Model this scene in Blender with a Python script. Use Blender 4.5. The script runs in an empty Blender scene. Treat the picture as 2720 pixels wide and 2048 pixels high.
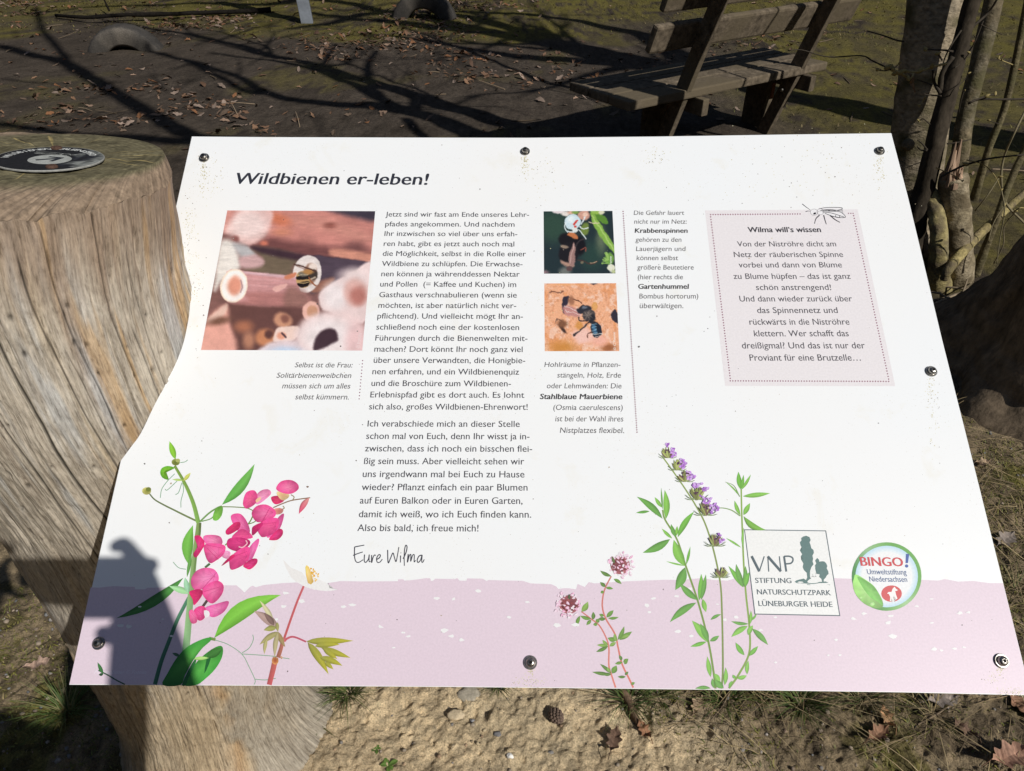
import bpy, bmesh, math, random
import numpy as np
from mathutils import Vector, Matrix
random.seed(7)
RNG = np.random.default_rng(11)
SC = bpy.context.scene
COL = SC.collection
R_ = math.radians

# ------------------------------------------------------------------ camera
W_PX, H_PX, F_PX = 2720.0, 2048.0, 1950.0
CX, CY = 1360.0, 1024.0
CAM_H, PITCH = 1.5, R_(36.0)
cam_d = bpy.data.cameras.new('camera')
cam = bpy.data.objects.new('camera', cam_d)
COL.objects.link(cam)
cam_d.sensor_fit = 'HORIZONTAL'
cam_d.sensor_width = 36.0
cam_d.lens = 36.0 * F_PX / W_PX
cam_d.clip_start = 0.02
cam_d.clip_end = 500.0
cam.location = (0, 0, CAM_H)
cam.rotation_euler = (math.pi / 2 - PITCH, 0, 0)
SC.camera = cam

# ------------------------------------------------------------------ sky, sun, exposure
SUN = np.array([0.5317, -0.5476, 0.6461])
SUN /= np.linalg.norm(SUN)
SUN_EL = math.asin(SUN[2])
SUN_AZ = math.atan2(SUN[0], SUN[1])
wd = bpy.data.worlds.new('World')
SC.world = wd
wd.use_nodes = True
wn = wd.node_tree
bg = wn.nodes['Background']
sky = wn.nodes.new('ShaderNodeTexSky')
sky.sky_type = 'NISHITA'
sky.sun_disc = False
sky.sun_elevation = SUN_EL
sky.sun_rotation = SUN_AZ
sky.air_density = 1.0
sky.dust_density = 0.6
wn.links.new(sky.outputs[0], bg.inputs[0])
bg.inputs[1].default_value = 0.062
sl = bpy.data.lights.new('sun', 'SUN')
sl.energy = 3.85
sl.angle = R_(0.5)
sl.color = (1.0, 0.965, 0.905)
so = bpy.data.objects.new('sun', sl)
COL.objects.link(so)
so.rotation_euler = Vector(SUN).to_track_quat('Z', 'Y').to_euler()
so.location = (6, -6, 8)
SC.view_settings.view_transform = 'Standard'
SC.view_settings.look = 'None'
SC.view_settings.exposure = 0.0
SC.view_settings.gamma = 1.0

# ------------------------------------------------------------------ measuring: photograph direction -> place in the world
_s, _c = math.sin(PITCH), math.cos(PITCH)
RC = np.array([[1, 0, 0], [0, -_s, _c], [0, -_c, -_s]])
CAMP = np.array([0, 0, CAM_H])
def ray(x, y):
    return RC @ np.array([(x - CX) / F_PX, (y - CY) / F_PX, 1.0])
def gnd(x, y, z=0.0):
    d = ray(x, y)
    return CAMP + d * ((z - CAM_H) / d[2])
def at_depth(x, y, Y):
    d = ray(x, y)
    return CAMP + d * (Y / d[1])
def proj(P):
    c = RC.T @ (np.asarray(P, float) - CAMP).T if np.ndim(P) == 1 else (np.asarray(P, float) - CAMP) @ RC
    c = np.asarray(c)
    if c.ndim == 1:
        return CX + F_PX * c[0] / c[2], CY + F_PX * c[1] / c[2]
    return CX + F_PX * c[:, 0] / c[:, 2], CY + F_PX * c[:, 1] / c[:, 2]

# ------------------------------------------------------------------ noise
def _hash(ix, iy, iz, seed):
    h = (ix * 374761393 + iy * 668265263 + iz * 2147483647 + seed * 974711) & 0xFFFFFFFF
    h = ((h ^ (h >> 13)) * 1274126177) & 0xFFFFFFFF
    h = ((h ^ (h >> 16)) * 2246822519) & 0xFFFFFFFF
    h = h ^ (h >> 15)
    return (h & 0xFFFFFF).astype(np.float64) / 0xFFFFFF
def vnoise(x, y, z=0.0, seed=0):
    x, y, z = np.broadcast_arrays(np.asarray(x, float), np.asarray(y, float), np.asarray(z, float))
    ix, iy, iz = np.floor(x).astype(np.int64), np.floor(y).astype(np.int64), np.floor(z).astype(np.int64)
    fx, fy, fz = x - ix, y - iy, z - iz
    fx, fy, fz = [t * t * t * (t * (t * 6 - 15) + 10) for t in (fx, fy, fz)]
    r = 0.0
    for dx in (0, 1):
        for dy in (0, 1):
            for dz in (0, 1):
                w = (fx if dx else 1 - fx) * (fy if dy else 1 - fy) * (fz if dz else 1 - fz)
                r = r + w * _hash(ix + dx, iy + dy, iz + dz, seed)
    return r * 2 - 1
def fbm(x, y, z=0.0, oct=4, seed=0, gain=0.5):
    a, s, t = 1.0, 0.0, 0.0
    for i in range(oct):
        s = s + a * vnoise(np.asarray(x) * 2 ** i, np.asarray(y) * 2 ** i, np.asarray(z) * 2 ** i, seed + i * 17)
        t += a
        a *= gain
    return s / t * 1.6
def sstep(a, b, x):
    t = np.clip((np.asarray(x, float) - a) / (b - a), 0, 1)
    return t * t * (3 - 2 * t)
def s2l(c):
    c = np.asarray(c, float) / 255.0
    return np.where(c <= 0.04045, c / 12.92, ((c + 0.055) / 1.055) ** 2.4)
PRINT_GAIN = 1 / 1.06
def ink(c):
    return np.clip(s2l(c) * PRINT_GAIN, 0.004, 0.86)

# ------------------------------------------------------------------ objects
def tag(o, label=None, cat=None, group=None, kind=None):
    if label: o['label'] = label
    if cat: o['category'] = cat
    if group: o['group'] = group
    if kind: o['kind'] = kind
    return o
def make_mesh(name, V, F, mat=None, smooth=False, cols=None):
    me = bpy.data.meshes.new(name)
    V = np.asarray(V, np.float32).reshape(-1, 3)
    if isinstance(F, np.ndarray) and F.ndim == 2:
        n, k = F.shape
        me.vertices.add(len(V)); me.vertices.foreach_set('co', V.ravel())
        me.loops.add(n * k); me.loops.foreach_set('vertex_index', F.astype(np.int32).ravel())
        me.polygons.add(n)
        me.polygons.foreach_set('loop_start', np.arange(0, n * k, k, dtype=np.int32))
        me.update(calc_edges=True)
    else:
        me.from_pydata(V.tolist(), [], [tuple(int(i) for i in f) for f in F])
    if cols is not None:
        ca = me.color_attributes.new('Col', 'FLOAT_COLOR', 'POINT')
        c4 = np.ones((len(V), 4), np.float32); c4[:, :3] = np.asarray(cols, np.float32).reshape(-1, 3)
        ca.data.foreach_set('color', c4.ravel())
    if smooth:
        me.polygons.foreach_set('use_smooth', np.ones(len(me.polygons), bool))
    me.update()
    if mat: me.materials.append(mat)
    return me
def link(name, me, parent=None):
    o = bpy.data.objects.new(name, me)
    COL.objects.link(o)
    if parent is not None: o.parent = parent
    return o
WM = {}
def thing(name, label, cat, loc=(0, 0, 0), group=None, mat=None):
    e = bpy.data.objects.new(name, None)
    COL.objects.link(e)
    e.empty_display_size = 0.1
    M = mat if mat is not None else Matrix.Translation(Vector([float(a) for a in loc]))
    e.matrix_world = M
    WM[e.name] = M
    return tag(e, label, cat, group)
def part(parent, name, V, F, mat, smooth=False, cols=None, label=None):
    """V in world coordinates; the object's mesh is stored relative to its parent."""
    Mi = np.array(WM[parent.name].inverted())
    V = np.asarray(V, float).reshape(-1, 3)
    V = V @ Mi[:3, :3].T + Mi[:3, 3]
    o = link(name, make_mesh(name, V, F, mat, smooth, cols), parent)
    WM[o.name] = WM[parent.name]
    if label: o['label'] = label
    return o
def solo(name, V, F, mat, label, cat, base, group=None, smooth=False, cols=None, kind=None):
    base = np.asarray(base, float)
    o = link(name, make_mesh(name, np.asarray(V, float).reshape(-1, 3) - base, F, mat, smooth, cols))
    o.location = base
    WM[o.name] = Matrix.Translation(Vector(base))
    return tag(o, label, cat, group, kind)

class MB:
    """collects shapes into one mesh"""
    def __init__(s): s.V, s.F, s.C, s.n = [], [], [], 0
    def add(s, V, F, col=(1, 1, 1)):
        V = np.asarray(V, float).reshape(-1, 3)
        s.V.append(V)
        s.F += [tuple(int(i) + s.n for i in f) for f in F]
        c = np.asarray(col, float)
        s.C.append(np.broadcast_to(c, (len(V), 3)) if c.ndim == 1 else c)
        s.n += len(V)
        return s
    def box(s, o, ax, ay, az, bev=0.0, col=(1, 1, 1)):
        """box with centre o and half-extent vectors, edges chamfered by bev"""
        o, ax, ay, az = [np.asarray(q, float) for q in (o, ax, ay, az)]
        bm = bmesh.new()
        bmesh.ops.create_cube(bm, size=2.0)
        L = [np.linalg.norm(a) for a in (ax, ay, az)]
        for v in bm.verts:
            v.co = Vector((v.co.x * L[0], v.co.y * L[1], v.co.z * L[2]))
        if bev > 0:
            bmesh.ops.bevel(bm, geom=list(bm.edges), offset=bev, segments=2, affect='EDGES', profile=0.6)
        bm.verts.index_update()
        A = np.array([ax / L[0], ay / L[1], az / L[2]])
        V = np.array([v.co[:] for v in bm.verts]) @ A + o
        F = [[v.index for v in f.verts] for f in bm.faces]
        bm.free()
        return s.add(V, F, col)
    def tube(s, pts, rad, n=10, caps=True, col=(1, 1, 1), rough=0.0, seed=0):
        pts = np.asarray(pts, float); rad = np.broadcast_to(np.asarray(rad, float), (len(pts),))
        T = np.gradient(pts, axis=0); T /= np.linalg.norm(T, axis=1)[:, None] + 1e-12
        u = np.cross(T[0], [0.31, 0.2, 0.93]);
        if np.linalg.norm(u) < 1e-3: u = np.cross(T[0], [1, 0, 0])
        u /= np.linalg.norm(u)
        a = np.linspace(0, 2 * np.pi, n, endpoint=False)
        V = []
        for i in range(len(pts)):
            u = u - T[i] * (u @ T[i]); u /= np.linalg.norm(u)
            v = np.cross(T[i], u)
            rr = rad[i] * (1 + (rough * vnoise(np.cos(a) * 1.7 + seed, np.sin(a) * 1.7, i * 0.6, seed) if rough else 0 * a))
            V.append(pts[i] + np.outer(np.cos(a) * rr, u) + np.outer(np.sin(a) * rr, v))
        V = np.concatenate(V)
        F = [(i * n + j, i * n + (j + 1) % n, (i + 1) * n + (j + 1) % n, (i + 1) * n + j) for i in range(len(pts) - 1) for j in range(n)]
        if caps:
            F += [tuple(range(n - 1, -1, -1)), tuple(range((len(pts) - 1) * n, len(pts) * n))]
        return s.add(V, F, col)
    def lathe(s, o, axis, prof, n=24, col=(1, 1, 1)):
        """profile [(r, h), ...] turned about axis"""
        o, w = np.asarray(o, float), np.asarray(axis, float); w = w / np.linalg.norm(w)
        u = np.cross(w, [0.2, 0.9, 0.4]); u /= np.linalg.norm(u); v = np.cross(w, u)
        a = np.linspace(0, 2 * np.pi, n, endpoint=False)
        V = np.concatenate([o + w * h + np.outer(np.cos(a) * r, u) + np.outer(np.sin(a) * r, v) for r, h in prof])
        m = len(prof)
        F = [(i * n + j, i * n + (j + 1) % n, (i + 1) * n + (j + 1) % n, (i + 1) * n + j) for i in range(m - 1) for j in range(n)]
        F += [tuple(range(n - 1, -1, -1)), tuple(range((m - 1) * n, m * n))]
        return s.add(V, F, col)
    def verts(s): return np.concatenate(s.V)
    def cols(s): return np.concatenate(s.C)
    def part(s, parent, name, mat, smooth=False, label=None):
        return part(parent, name, s.verts(), s.F, mat, smooth, s.cols(), label)
    def solo(s, name, mat, label, cat, base, group=None, smooth=False, kind=None):
        return solo(name, s.verts(), s.F, mat, label, cat, base, group, smooth, s.cols(), kind)

def crom(P, k=8, closed=False):
    """Catmull-Rom curve through the points"""
    P = np.asarray(P, float)
    if len(P) == 2 and not closed:
        return P[0] + np.linspace(0, 1, k + 1)[:, None] * (P[1] - P[0])
    Q = np.concatenate([P[-1:], P, P[:2]]) if closed else np.concatenate([2 * P[:1] - P[1:2], P, 2 * P[-1:] - P[-2:-1]])
    out = []
    t = np.linspace(0, 1, k, endpoint=False)[:, None]
    for i in range(1, len(Q) - 2):
        a, b, c, d = Q[i - 1:i + 3]
        out.append(0.5 * (2 * b + (c - a) * t + (2 * a - 5 * b + 4 * c - d) * t ** 2 + (3 * b - a - 3 * c + d) * t ** 3))
    if not closed: out.append(P[-1:])
    return np.concatenate(out)

# ------------------------------------------------------------------ materials
def mat_new(name, rough=0.6, spec=0.3, metal=0.0):
    m = bpy.data.materials.new(name)
    m.use_nodes = True
    b = m.node_tree.nodes['Principled BSDF']
    b.inputs['Roughness'].default_value = rough
    b.inputs['Specular IOR Level'].default_value = spec
    b.inputs['Metallic'].default_value = metal
    return m, m.node_tree, b
def N(nt, t, **kw):
    n = nt.nodes.new(t)
    for k, v in kw.items(): setattr(n, k, v)
    return n
def noise_node(nt, scale, detail=4, rough=0.55, vec=None, dist=0.0):
    n = N(nt, 'ShaderNodeTexNoise')
    n.inputs['Scale'].default_value = scale
    n.inputs['Detail'].default_value = detail
    n.inputs['Roughness'].default_value = rough
    n.inputs['Distortion'].default_value = dist
    if vec is not None: nt.links.new(vec, n.inputs['Vector'])
    return n
def ramp(nt, fac, stops):
    r = N(nt, 'ShaderNodeValToRGB')
    e = r.color_ramp.elements
    while len(e) > 1: e.remove(e[-1])
    for i, (p, c) in enumerate(stops):
        q = e[0] if i == 0 else e.new(p)
        q.position = p
        q.color = (*c, 1) if len(c) == 3 else c
    nt.links.new(fac, r.inputs[0])
    return r
def mixrgb(nt, a, b, fac, mode='MIX'):
    m = N(nt, 'ShaderNodeMix', data_type='RGBA', blend_type=mode)
    for s, v in ((m.inputs[6], a), (m.inputs[7], b), (m.inputs[0], fac)):
        if hasattr(v, 'links'): nt.links.new(v, s)
        elif isinstance(v, (int, float)): s.default_value = v
        else: s.default_value = (*v, 1)
    return m.outputs[2]
def bump(nt, bsdf, h, strength, dist, prev=None):
    b = N(nt, 'ShaderNodeBump')
    b.inputs['Strength'].default_value = strength
    b.inputs['Distance'].default_value = dist
    nt.links.new(h, b.inputs['Height'])
    if prev is not None: nt.links.new(prev, b.inputs['Normal'])
    nt.links.new(b.outputs[0], bsdf.inputs['Normal'])
    return b.outputs[0]
def texco(nt, scale=(1, 1, 1)):
    t = N(nt, 'ShaderNodeTexCoord')
    m = N(nt, 'ShaderNodeMapping')
    m.inputs['Scale'].default_value = scale
    nt.links.new(t.outputs['Object'], m.inputs[0])
    return m.outputs[0]
def vcol(nt):
    a = N(nt, 'ShaderNodeVertexColor', layer_name='Col')
    return a.outputs[0]
def geo_mat(name, rough=0.85, spec=0.2, scale=60.0, amp=(0.6, 1.35), bmp=0.3, bdist=0.004, stretch=(1, 1, 1), tint=None, detail=6):
    """vertex colour multiplied by fine procedural variation, with matching relief"""
    m, nt, b = mat_new(name, rough, spec)
    v = texco(nt, stretch)
    n = noise_node(nt, scale, detail, 0.62, v)
    r = ramp(nt, n.outputs[0], [(0.28, (amp[0],) * 3), (0.72, (amp[1],) * 3)])
    c = mixrgb(nt, vcol(nt), r.outputs[0], 1.0, 'MULTIPLY')
    if tint is not None:
        n2 = noise_node(nt, tint[1], 3, 0.5, v)
        r2 = ramp(nt, n2.outputs[0], [(0.45, (0, 0, 0)), (0.62, (1, 1, 1))])
        c = mixrgb(nt, c, tint[0], r2.outputs[0])
    nt.links.new(c, b.inputs['Base Color'])
    if bmp: bump(nt, b, n.outputs[0], bmp, bdist)
    return m
# ================================================================== the information board
BO = np.array([-0.46232114, 1.06860336, 1.16849375])          # its top left corner
BU = np.array([0.99978324, -0.01818879, 0.01013117])
_bv = np.array([-0.00426228, -0.62839352, -0.37772713])
BN = np.cross(_bv, BU); BN /= np.linalg.norm(BN)
BUP = np.cross(BN, BU)                                         # up the slope
def bl(x, y):
    """place on the board face (metres right, metres up from its top left corner)"""
    d = ray(x, y)
    P = CAMP + d * (((BO - CAMP) @ BN) / (d @ BN))
    return (P - BO) @ BU, (P - BO) @ BUP
def blv(pts):
    return np.array([bl(*p) for p in pts])
BM = Matrix(((BU[0], BUP[0], BN[0], BO[0]), (BU[1], BUP[1], BN[1], BO[1]), (BU[2], BUP[2], BN[2], BO[2]), (0, 0, 0, 1)))
board = thing('information_board', 'white sloping information board about wild bees, its left edge cut round the log', 'information board', mat=BM)
def bpart(name, V, F, mat, cols=None, parent=None, smooth=False, label=None):
    o = link(name, make_mesh(name, V, F, mat, smooth, cols), parent or board)
    WM[o.name] = BM
    if label: o['label'] = label
    return o

def print_mat(name, rough=0.42, spec=0.35):
    m, nt, b = mat_new(name, rough, spec)
    v = texco(nt)
    n = noise_node(nt, 420, 3, 0.6, v)
    r = ramp(nt, n.outputs[0], [(0.3, (0.94,) * 3), (0.7, (1.03,) * 3)])
    c = mixrgb(nt, vcol(nt), r.outputs[0], 1.0, 'MULTIPLY')
    nt.links.new(c, b.inputs['Base Color'])
    bump(nt, b, noise_node(nt, 900, 2, 0.5, v).outputs[0], 0.06, 0.0006)
    return m
M_PRINT = print_mat('printed_colour')
def board_mat():
    m, nt, b = mat_new('white_laminate', 0.4, 0.4)
    v = texco(nt)
    big = noise_node(nt, 3.2, 3, 0.5, v)
    c = ramp(nt, big.outputs[0], [(0.3, (0.835, 0.858, 0.872)), (0.7, (0.845, 0.850, 0.848))]).outputs[0]
    # fine grey-brown weathering specks, denser in patches
    sp = noise_node(nt, 520, 2, 0.5, v)
    pa = noise_node(nt, 9, 4, 0.6, v)
    s1 = ramp(nt, sp.outputs[0], [(0.66, (0, 0, 0)), (0.74, (1, 1, 1))])
    s2 = ramp(nt, pa.outputs[0], [(0.42, (0.10,) * 3), (0.68, (0.75,) * 3)])
    f = N(nt, 'ShaderNodeMath', operation='MULTIPLY')
    nt.links.new(s1.outputs[0], f.inputs[0]); nt.links.new(s2.outputs[0], f.inputs[1])
    c = mixrgb(nt, c, (0.50, 0.45, 0.36), f.outputs[0])
    # faint yellowish film
    fl = noise_node(nt, 14, 5, 0.65, v, 0.6)
    c = mixrgb(nt, c, (0.74, 0.69, 0.54), ramp(nt, fl.outputs[0], [(0.60, (0, 0, 0)), (0.82, (0.45,) * 3)]).outputs[0])
    nt.links.new(c, b.inputs['Base Color'])
    bump(nt, b, noise_node(nt, 900, 2, 0.5, v).outputs[0], 0.08, 0.0006)
    return m
M_BOARD = board_mat()

outline = [(509, 361.5), (700, 363), (1050, 364.2), (1400, 364.9), (1750, 361.5), (2100, 356), (2368, 352.5), (2412, 520), (2503, 900), (2600, 1284),
           (2720, 1766), (2740, 1847), (2400, 1839), (2050, 1834), (1700, 1829.8), (1200, 1824.5), (700, 1821.3), (183, 1818.7), (252, 1520)
           ] + [tuple(q) for q in crom([(320, 1223), (346, 1188), (373, 1150), (407, 1080), (439, 1018), (480, 930), (499, 850), (504, 802)], 4)] + [(488, 740), (472, 640), (466, 552)]
ol = blv(outline)
TH = 0.008
n_ = len(ol)
bm = bmesh.new()
tv = [bm.verts.new((x, y, 0)) for x, y in ol]
bv = [bm.verts.new((x, y, -TH)) for x, y in ol]
ft = bm.faces.new(tv[::-1]); fb = bm.faces.new(bv)
for i in range(n_):
    bm.faces.new((tv[i], tv[(i + 1) % n_], bv[(i + 1) % n_], bv[i]))
bmesh.ops.recalc_face_normals(bm, faces=bm.faces)
bmesh.ops.bevel(bm, geom=[e for e in ft.edges], offset=0.0009, segments=2, affect='EDGES')
bmesh.ops.triangulate(bm, faces=[f for f in bm.faces if len(f.verts) > 4])
me = bpy.data.meshes.new('panel'); bm.to_mesh(me); bm.free(); me.materials.append(M_BOARD)
bpart_panel = link('panel', me, board)

# ---- printing helpers: every piece of ink is a thin flat sheet on the face, later ones lie on earlier ones
EPS = 5e-6
class Art:
    def __init__(s, base=1):
        s.mb = MB(); s.k = base
    def _put(s, px, F, col):
        xy = blv(px)
        s.k += 1
        s.mb.add(np.column_stack([xy, np.full(len(xy), 3e-5 + s.k * EPS)]), F, ink(col))
    def poly(s, pts, col, col2=None, smooth=0, center=None):
        P = crom(pts, smooth, True) if smooth else np.asarray(pts, float)
        if col2 is None:
            bm = bmesh.new()
            f = bm.faces.new([bm.verts.new((x, y, 0)) for x, y in P])
            bm.verts.index_update()
            r = bmesh.ops.triangulate(bm, faces=[f])
            F = [[v.index for v in q.verts] for q in bm.faces]
            Q = np.array([v.co[:2] for v in bm.verts]); bm.free()
            s._put(Q, F, col)
        else:
            c = np.asarray(center, float) if center is not None else P.mean(0)
            ring = (P + c) / 2
            n = len(P)
            Q = np.concatenate([P, ring, c[None]])
            aa = np.arctan2(P[:, 1] - c[1], P[:, 0] - c[0])[:, None]
            k1 = 1 + .13 * np.sin(aa * 1 + s.k * 1.7) + .06 * np.sin(aa * 7 + s.k)
            C = np.clip(np.concatenate([np.asarray(col, float) * k1, (np.asarray(col, float) * .45 + np.asarray(col2, float) * .55) * (1 + .5 * (k1 - 1)), np.asarray(col2, float)[None]]), 0, 250)
            F = [(i, (i + 1) % n, n + (i + 1) % n, n + i) for i in range(n)] + [(n + i, n + (i + 1) % n, 2 * n) for i in range(n)]
            s._put(Q, F, C)
        return s
    def ell(s, cx, cy, rx, ry, col, col2=None, ang=0, n=26):
        a = np.linspace(0, 2 * np.pi, n, endpoint=False); t = math.radians(ang)
        x, y = rx * np.cos(a), ry * np.sin(a)
        return s.poly(np.column_stack([cx + x * math.cos(t) - y * math.sin(t), cy + x * math.sin(t) + y * math.cos(t)]), col, col2)
    def line(s, pts, w, col, col2=None, w2=None, smooth=6):
        P = crom(pts, smooth) if len(pts) > 2 and smooth else crom(pts, 3)
        n = len(P); t = np.linspace(0, 1, n)
        T = np.gradient(P, axis=0); T /= np.linalg.norm(T, axis=1)[:, None] + 1e-9
        Nn = np.column_stack([-T[:, 1], T[:, 0]])
        hw = ((w if np.ndim(w) else w + ((w2 if w2 is not None else w) - w) * t) / 2) * np.ones(n)
        c = np.asarray(col, float) + (np.asarray(col2 if col2 is not None else col, float) - np.asarray(col, float)) * t[:, None]
        Q = np.concatenate([P + Nn * hw[:, None], P - Nn * hw[:, None]])
        F = [(i, i + 1, n + i + 1, n + i) for i in range(n - 1)]
        s._put(Q, F, np.concatenate([c * 0.9, np.minimum(c * 1.06, 255)]) if hw.max() > 3 else np.concatenate([c, c]))
        return s
    def ring(s, cx, cy, r, w, col, ang=0, ry=None):
        a = np.linspace(0, 2 * np.pi, 40)
        ry = ry or r; t = math.radians(ang); x, y = r * np.cos(a), ry * np.sin(a)
        return s.line(np.column_stack([cx + x * math.cos(t) - y * math.sin(t), cy + x * math.sin(t) + y * math.cos(t)]), w, col, smooth=0)
    def leaf(s, a, b, w, col=(98, 160, 62), bend=0.0, tip=None, shape=0.9, n=9):
        a, b = np.asarray(a, float), np.asarray(b, float)
        d = b - a; L = np.linalg.norm(d); nrm = np.array([-d[1], d[0]]) / (L + 1e-9)
        t = np.linspace(0, 1, n)
        mid = a + d * t[:, None] + nrm * (bend * L * 4 * t * (1 - t))[:, None]
        hw = w / 2 * np.sin(np.pi * t ** shape) ** 1.0 * .90
        Q = np.concatenate([mid + nrm * hw[:, None], mid, mid - nrm * hw[:, None]])
        col = np.asarray(col, float); tip = col * 1.08 if tip is None else np.asarray(tip, float)
        c = np.minimum(col + (tip - col) * t[:, None], 255)
        C = np.concatenate([c * 0.86, np.minimum(c * 1.05 + 10, 255), c * 1.02])
        F = [(k * n + i, k * n + i + 1, (k + 1) * n + i + 1, (k + 1) * n + i) for k in (0, 1) for i in range(n - 1)]
        s._put(Q, F, np.clip(C, 0, 255))
        return s
    def done(s, name, parent=None, label=None):
        return bpart(name, s.mb.verts(), s.mb.F, M_PRINT, s.mb.cols(), parent, label=label)

# ---- lavender band with its torn upper edge
cA = lambda x, y: (300 + x / 2.347, 1150 + y / 2.347)
cB = lambda x, y: (1400 + x / 2.347, 1150 + y / 2.347)
cE = lambda x, y: (900 + x / 3.687, 1420 + y / 3.687)
cL = lambda x, y: (1940 + x / 3.95, 1380 + y / 3.95)
top = [(241, 1560), (262, 1561), (300, 1557)] + [cA(*q) for q in [(135, 960), (140, 975), (200, 975), (215, 965), (345, 963), (520, 958), (690, 950), (770, 950), (800, 975), (820, 995),
       (855, 960), (872, 952), (890, 962), (940, 948), (1060, 936), (1150, 932), (1200, 960), (1260, 978), (1330, 985), (1402, 975), (1350, 965), (1345, 935), (1410, 925)]] + \
      [cE(*q) for q in [(20, 455), (220, 459), (578, 456), (582, 438), (632, 437), (640, 450), (700, 447), (760, 440), (860, 426), (895, 428), (902, 455), (925, 450), (945, 432), (1140, 435), (1160, 425),
       (1182, 450), (1250, 452), (1255, 429), (1410, 432), (1450, 455), (1462, 445), (1800, 453), (1880, 478), (2080, 486), (2130, 508), (2150, 533), (2205, 525)]] + \
      [cB(*q) for q in [(260, 968), (305, 975), (315, 942), (360, 960), (385, 930), (420, 938), (620, 925), (860, 915), (960, 916), (1090, 905), (1150, 915), (1250, 921), (1290, 908), (1400, 916)]] + \
      [cL(*q) for q in [(300, 600), (1090, 615), (1280, 622), (1700, 626), (2000, 632), (2180, 641)]] + [(2510, 1538), (2545, 1545), (2584, 1543), (2630, 1549), (2664, 1549)]
band = top + [(2718, 1766), (2738, 1845.5), (2400, 1837.5), (2050, 1832.5), (1700, 1828.3), (1200, 1823), (700, 1819.8), (184.5, 1817.2)]
A = Art(1)
A.poly(band, (227, 209, 221))
rb = random.Random(5)
flk = [(760, 1575), (752, 1610), (802, 1596), (735, 1645), (910, 1612), (935, 1607), (1010, 1665), (1070, 1680), (1160, 1588), (1205, 1591), (1270, 1570), (1200, 1690), (1180, 1675), (1225, 1700), (1045, 1720),
       (1085, 1690), (1735, 1590), (1718, 1608), (1724, 1626), (1795, 1584), (1830, 1565), (1800, 1677), (1835, 1690), (1905, 1605), (1925, 1645), (2020, 1674), (2060, 1640), (2295, 1630), (2365, 1636), (2265, 1644),
       (2436, 1610), (2473, 1591), (2475, 1655), (2360, 1653), (2372, 1690), (2480, 1725), (2500, 1727), (2536, 1722), (2560, 1720), (2220, 1700), (2060, 1760), (2230, 1740), (1955, 1640), (432, 1645), (455, 1690), (372, 1612), (318, 1662), (340, 1664),
       (1480, 1660), (1530, 1660), (2572, 1627), (2549, 1628), (2200, 1740), (1400, 1600), (1350, 1640)]
for x, y in flk:
    r = rb.uniform(3, 8); k = rb.randint(5, 7); a0 = rb.random() * 6
    A.poly([(x + r * rb.uniform(.5, 1.5) * math.cos(a0 + 6.283 * i / k) * 1.25, y + r * rb.uniform(.35, 1.0) * math.sin(a0 + 6.283 * i / k)) for i in range(k)], (240, 240, 240))
A.done('lavender_band')

# ---- lettering
def glyphs(txt, bold=0.0, shear=0.0):
    cu = bpy.data.curves.new('t', 'FONT')
    cu.body = txt; cu.size = 1.0; cu.offset = bold; cu.shear = shear; cu.resolution_u = 3
    o = bpy.data.objects.new('t', cu); COL.objects.link(o)
    dg = bpy.context.evaluated_depsgraph_get(); dg.update()
    me = bpy.data.meshes.new_from_object(o.evaluated_get(dg))
    V = np.zeros(len(me.vertices) * 3); me.vertices.foreach_get('co', V)
    F = [tuple(p.vertices) for p in me.polygons]
    bpy.data.objects.remove(o); bpy.data.curves.remove(cu); bpy.data.meshes.remove(me)
    return V.reshape(-1, 3), F
_v = glyphs('H')[0]; CAPH = _v[:, 1].max() - _v[:, 1].min()
def text_lines(name, lines, cap, col, bold=0.0, shear=0.0, k=3, parent=None, caps=False):
    """lines: (words, left, baseline left, right, baseline right, style) in photograph directions; cap: capital height in px at the first and last line"""
    mb = MB()
    nl = len(lines)
    for i, L in enumerate(lines):
        txt, x0, y0, x1, y1 = L[:5]
        b_, s_, c_ = bold, shear, col
        if len(L) > 5: b_, c_ = L[5], L[6]
        V, F = glyphs(txt, 0.0, s_)
        ch = cap if not np.ndim(cap) else cap[0] + (cap[1] - cap[0]) * (i / max(1, nl - 1))
        p0, p1 = np.array(bl(x0, y0)), np.array(bl(x1, y1))
        d = p1 - p0; wdt = np.linalg.norm(d); d /= wdt; u = np.array([-d[1], d[0]])
        q = np.array([x1 - x0, y1 - y0], float); q /= np.linalg.norm(q)
        top_ = np.array(bl(x0 + q[1] * ch, y0 - q[0] * ch))
        ch_ = np.linalg.norm(top_ - p0); hh = ch_ / CAPH
        mn, mx = V[:, 0].min(), V[:, 0].max()
        X = (V[:, 0] - mn) / (mx - mn) * wdt; Y = V[:, 1] * hh
        # x-height a little raised, as in the humanist face of the board
        if not caps:
            xh, a_ = hh * .455, 1.07
            Y = np.where(Y < 0, Y, np.where(Y < xh, Y * a_, xh * a_ + (Y - xh) * (ch_ - xh * a_) / max(1e-9, ch_ - xh)))
        sh = b_ * hh
        offs = [(0, 0)] if sh == 0 else [(-sh, 0), (sh, 0), (0, 0)] if sh < hh * .03 else [(-sh, sh * .3), (sh, -sh * .3), (-sh * .4, -sh * .4), (sh * .4, sh * .4)]
        for oi, (ox, oy) in enumerate(offs):
            xy = p0 + (X + ox)[:, None] * d + (Y + oy)[:, None] * u
            mb.add(np.column_stack([xy, np.full(len(xy), 3e-5 + (k + .3 * oi) * EPS)]), F, ink(c_))
    return bpart(name, mb.verts(), mb.F, M_PRINT, mb.cols(), parent)
DK, GY = (74, 74, 80), (92, 90, 92)
text_lines('headline', [('Wildbienen er-leben!', 624, 488.5, 1137, 491)], 29, (50, 52, 62), bold=0.021, shear=0.10)
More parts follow.
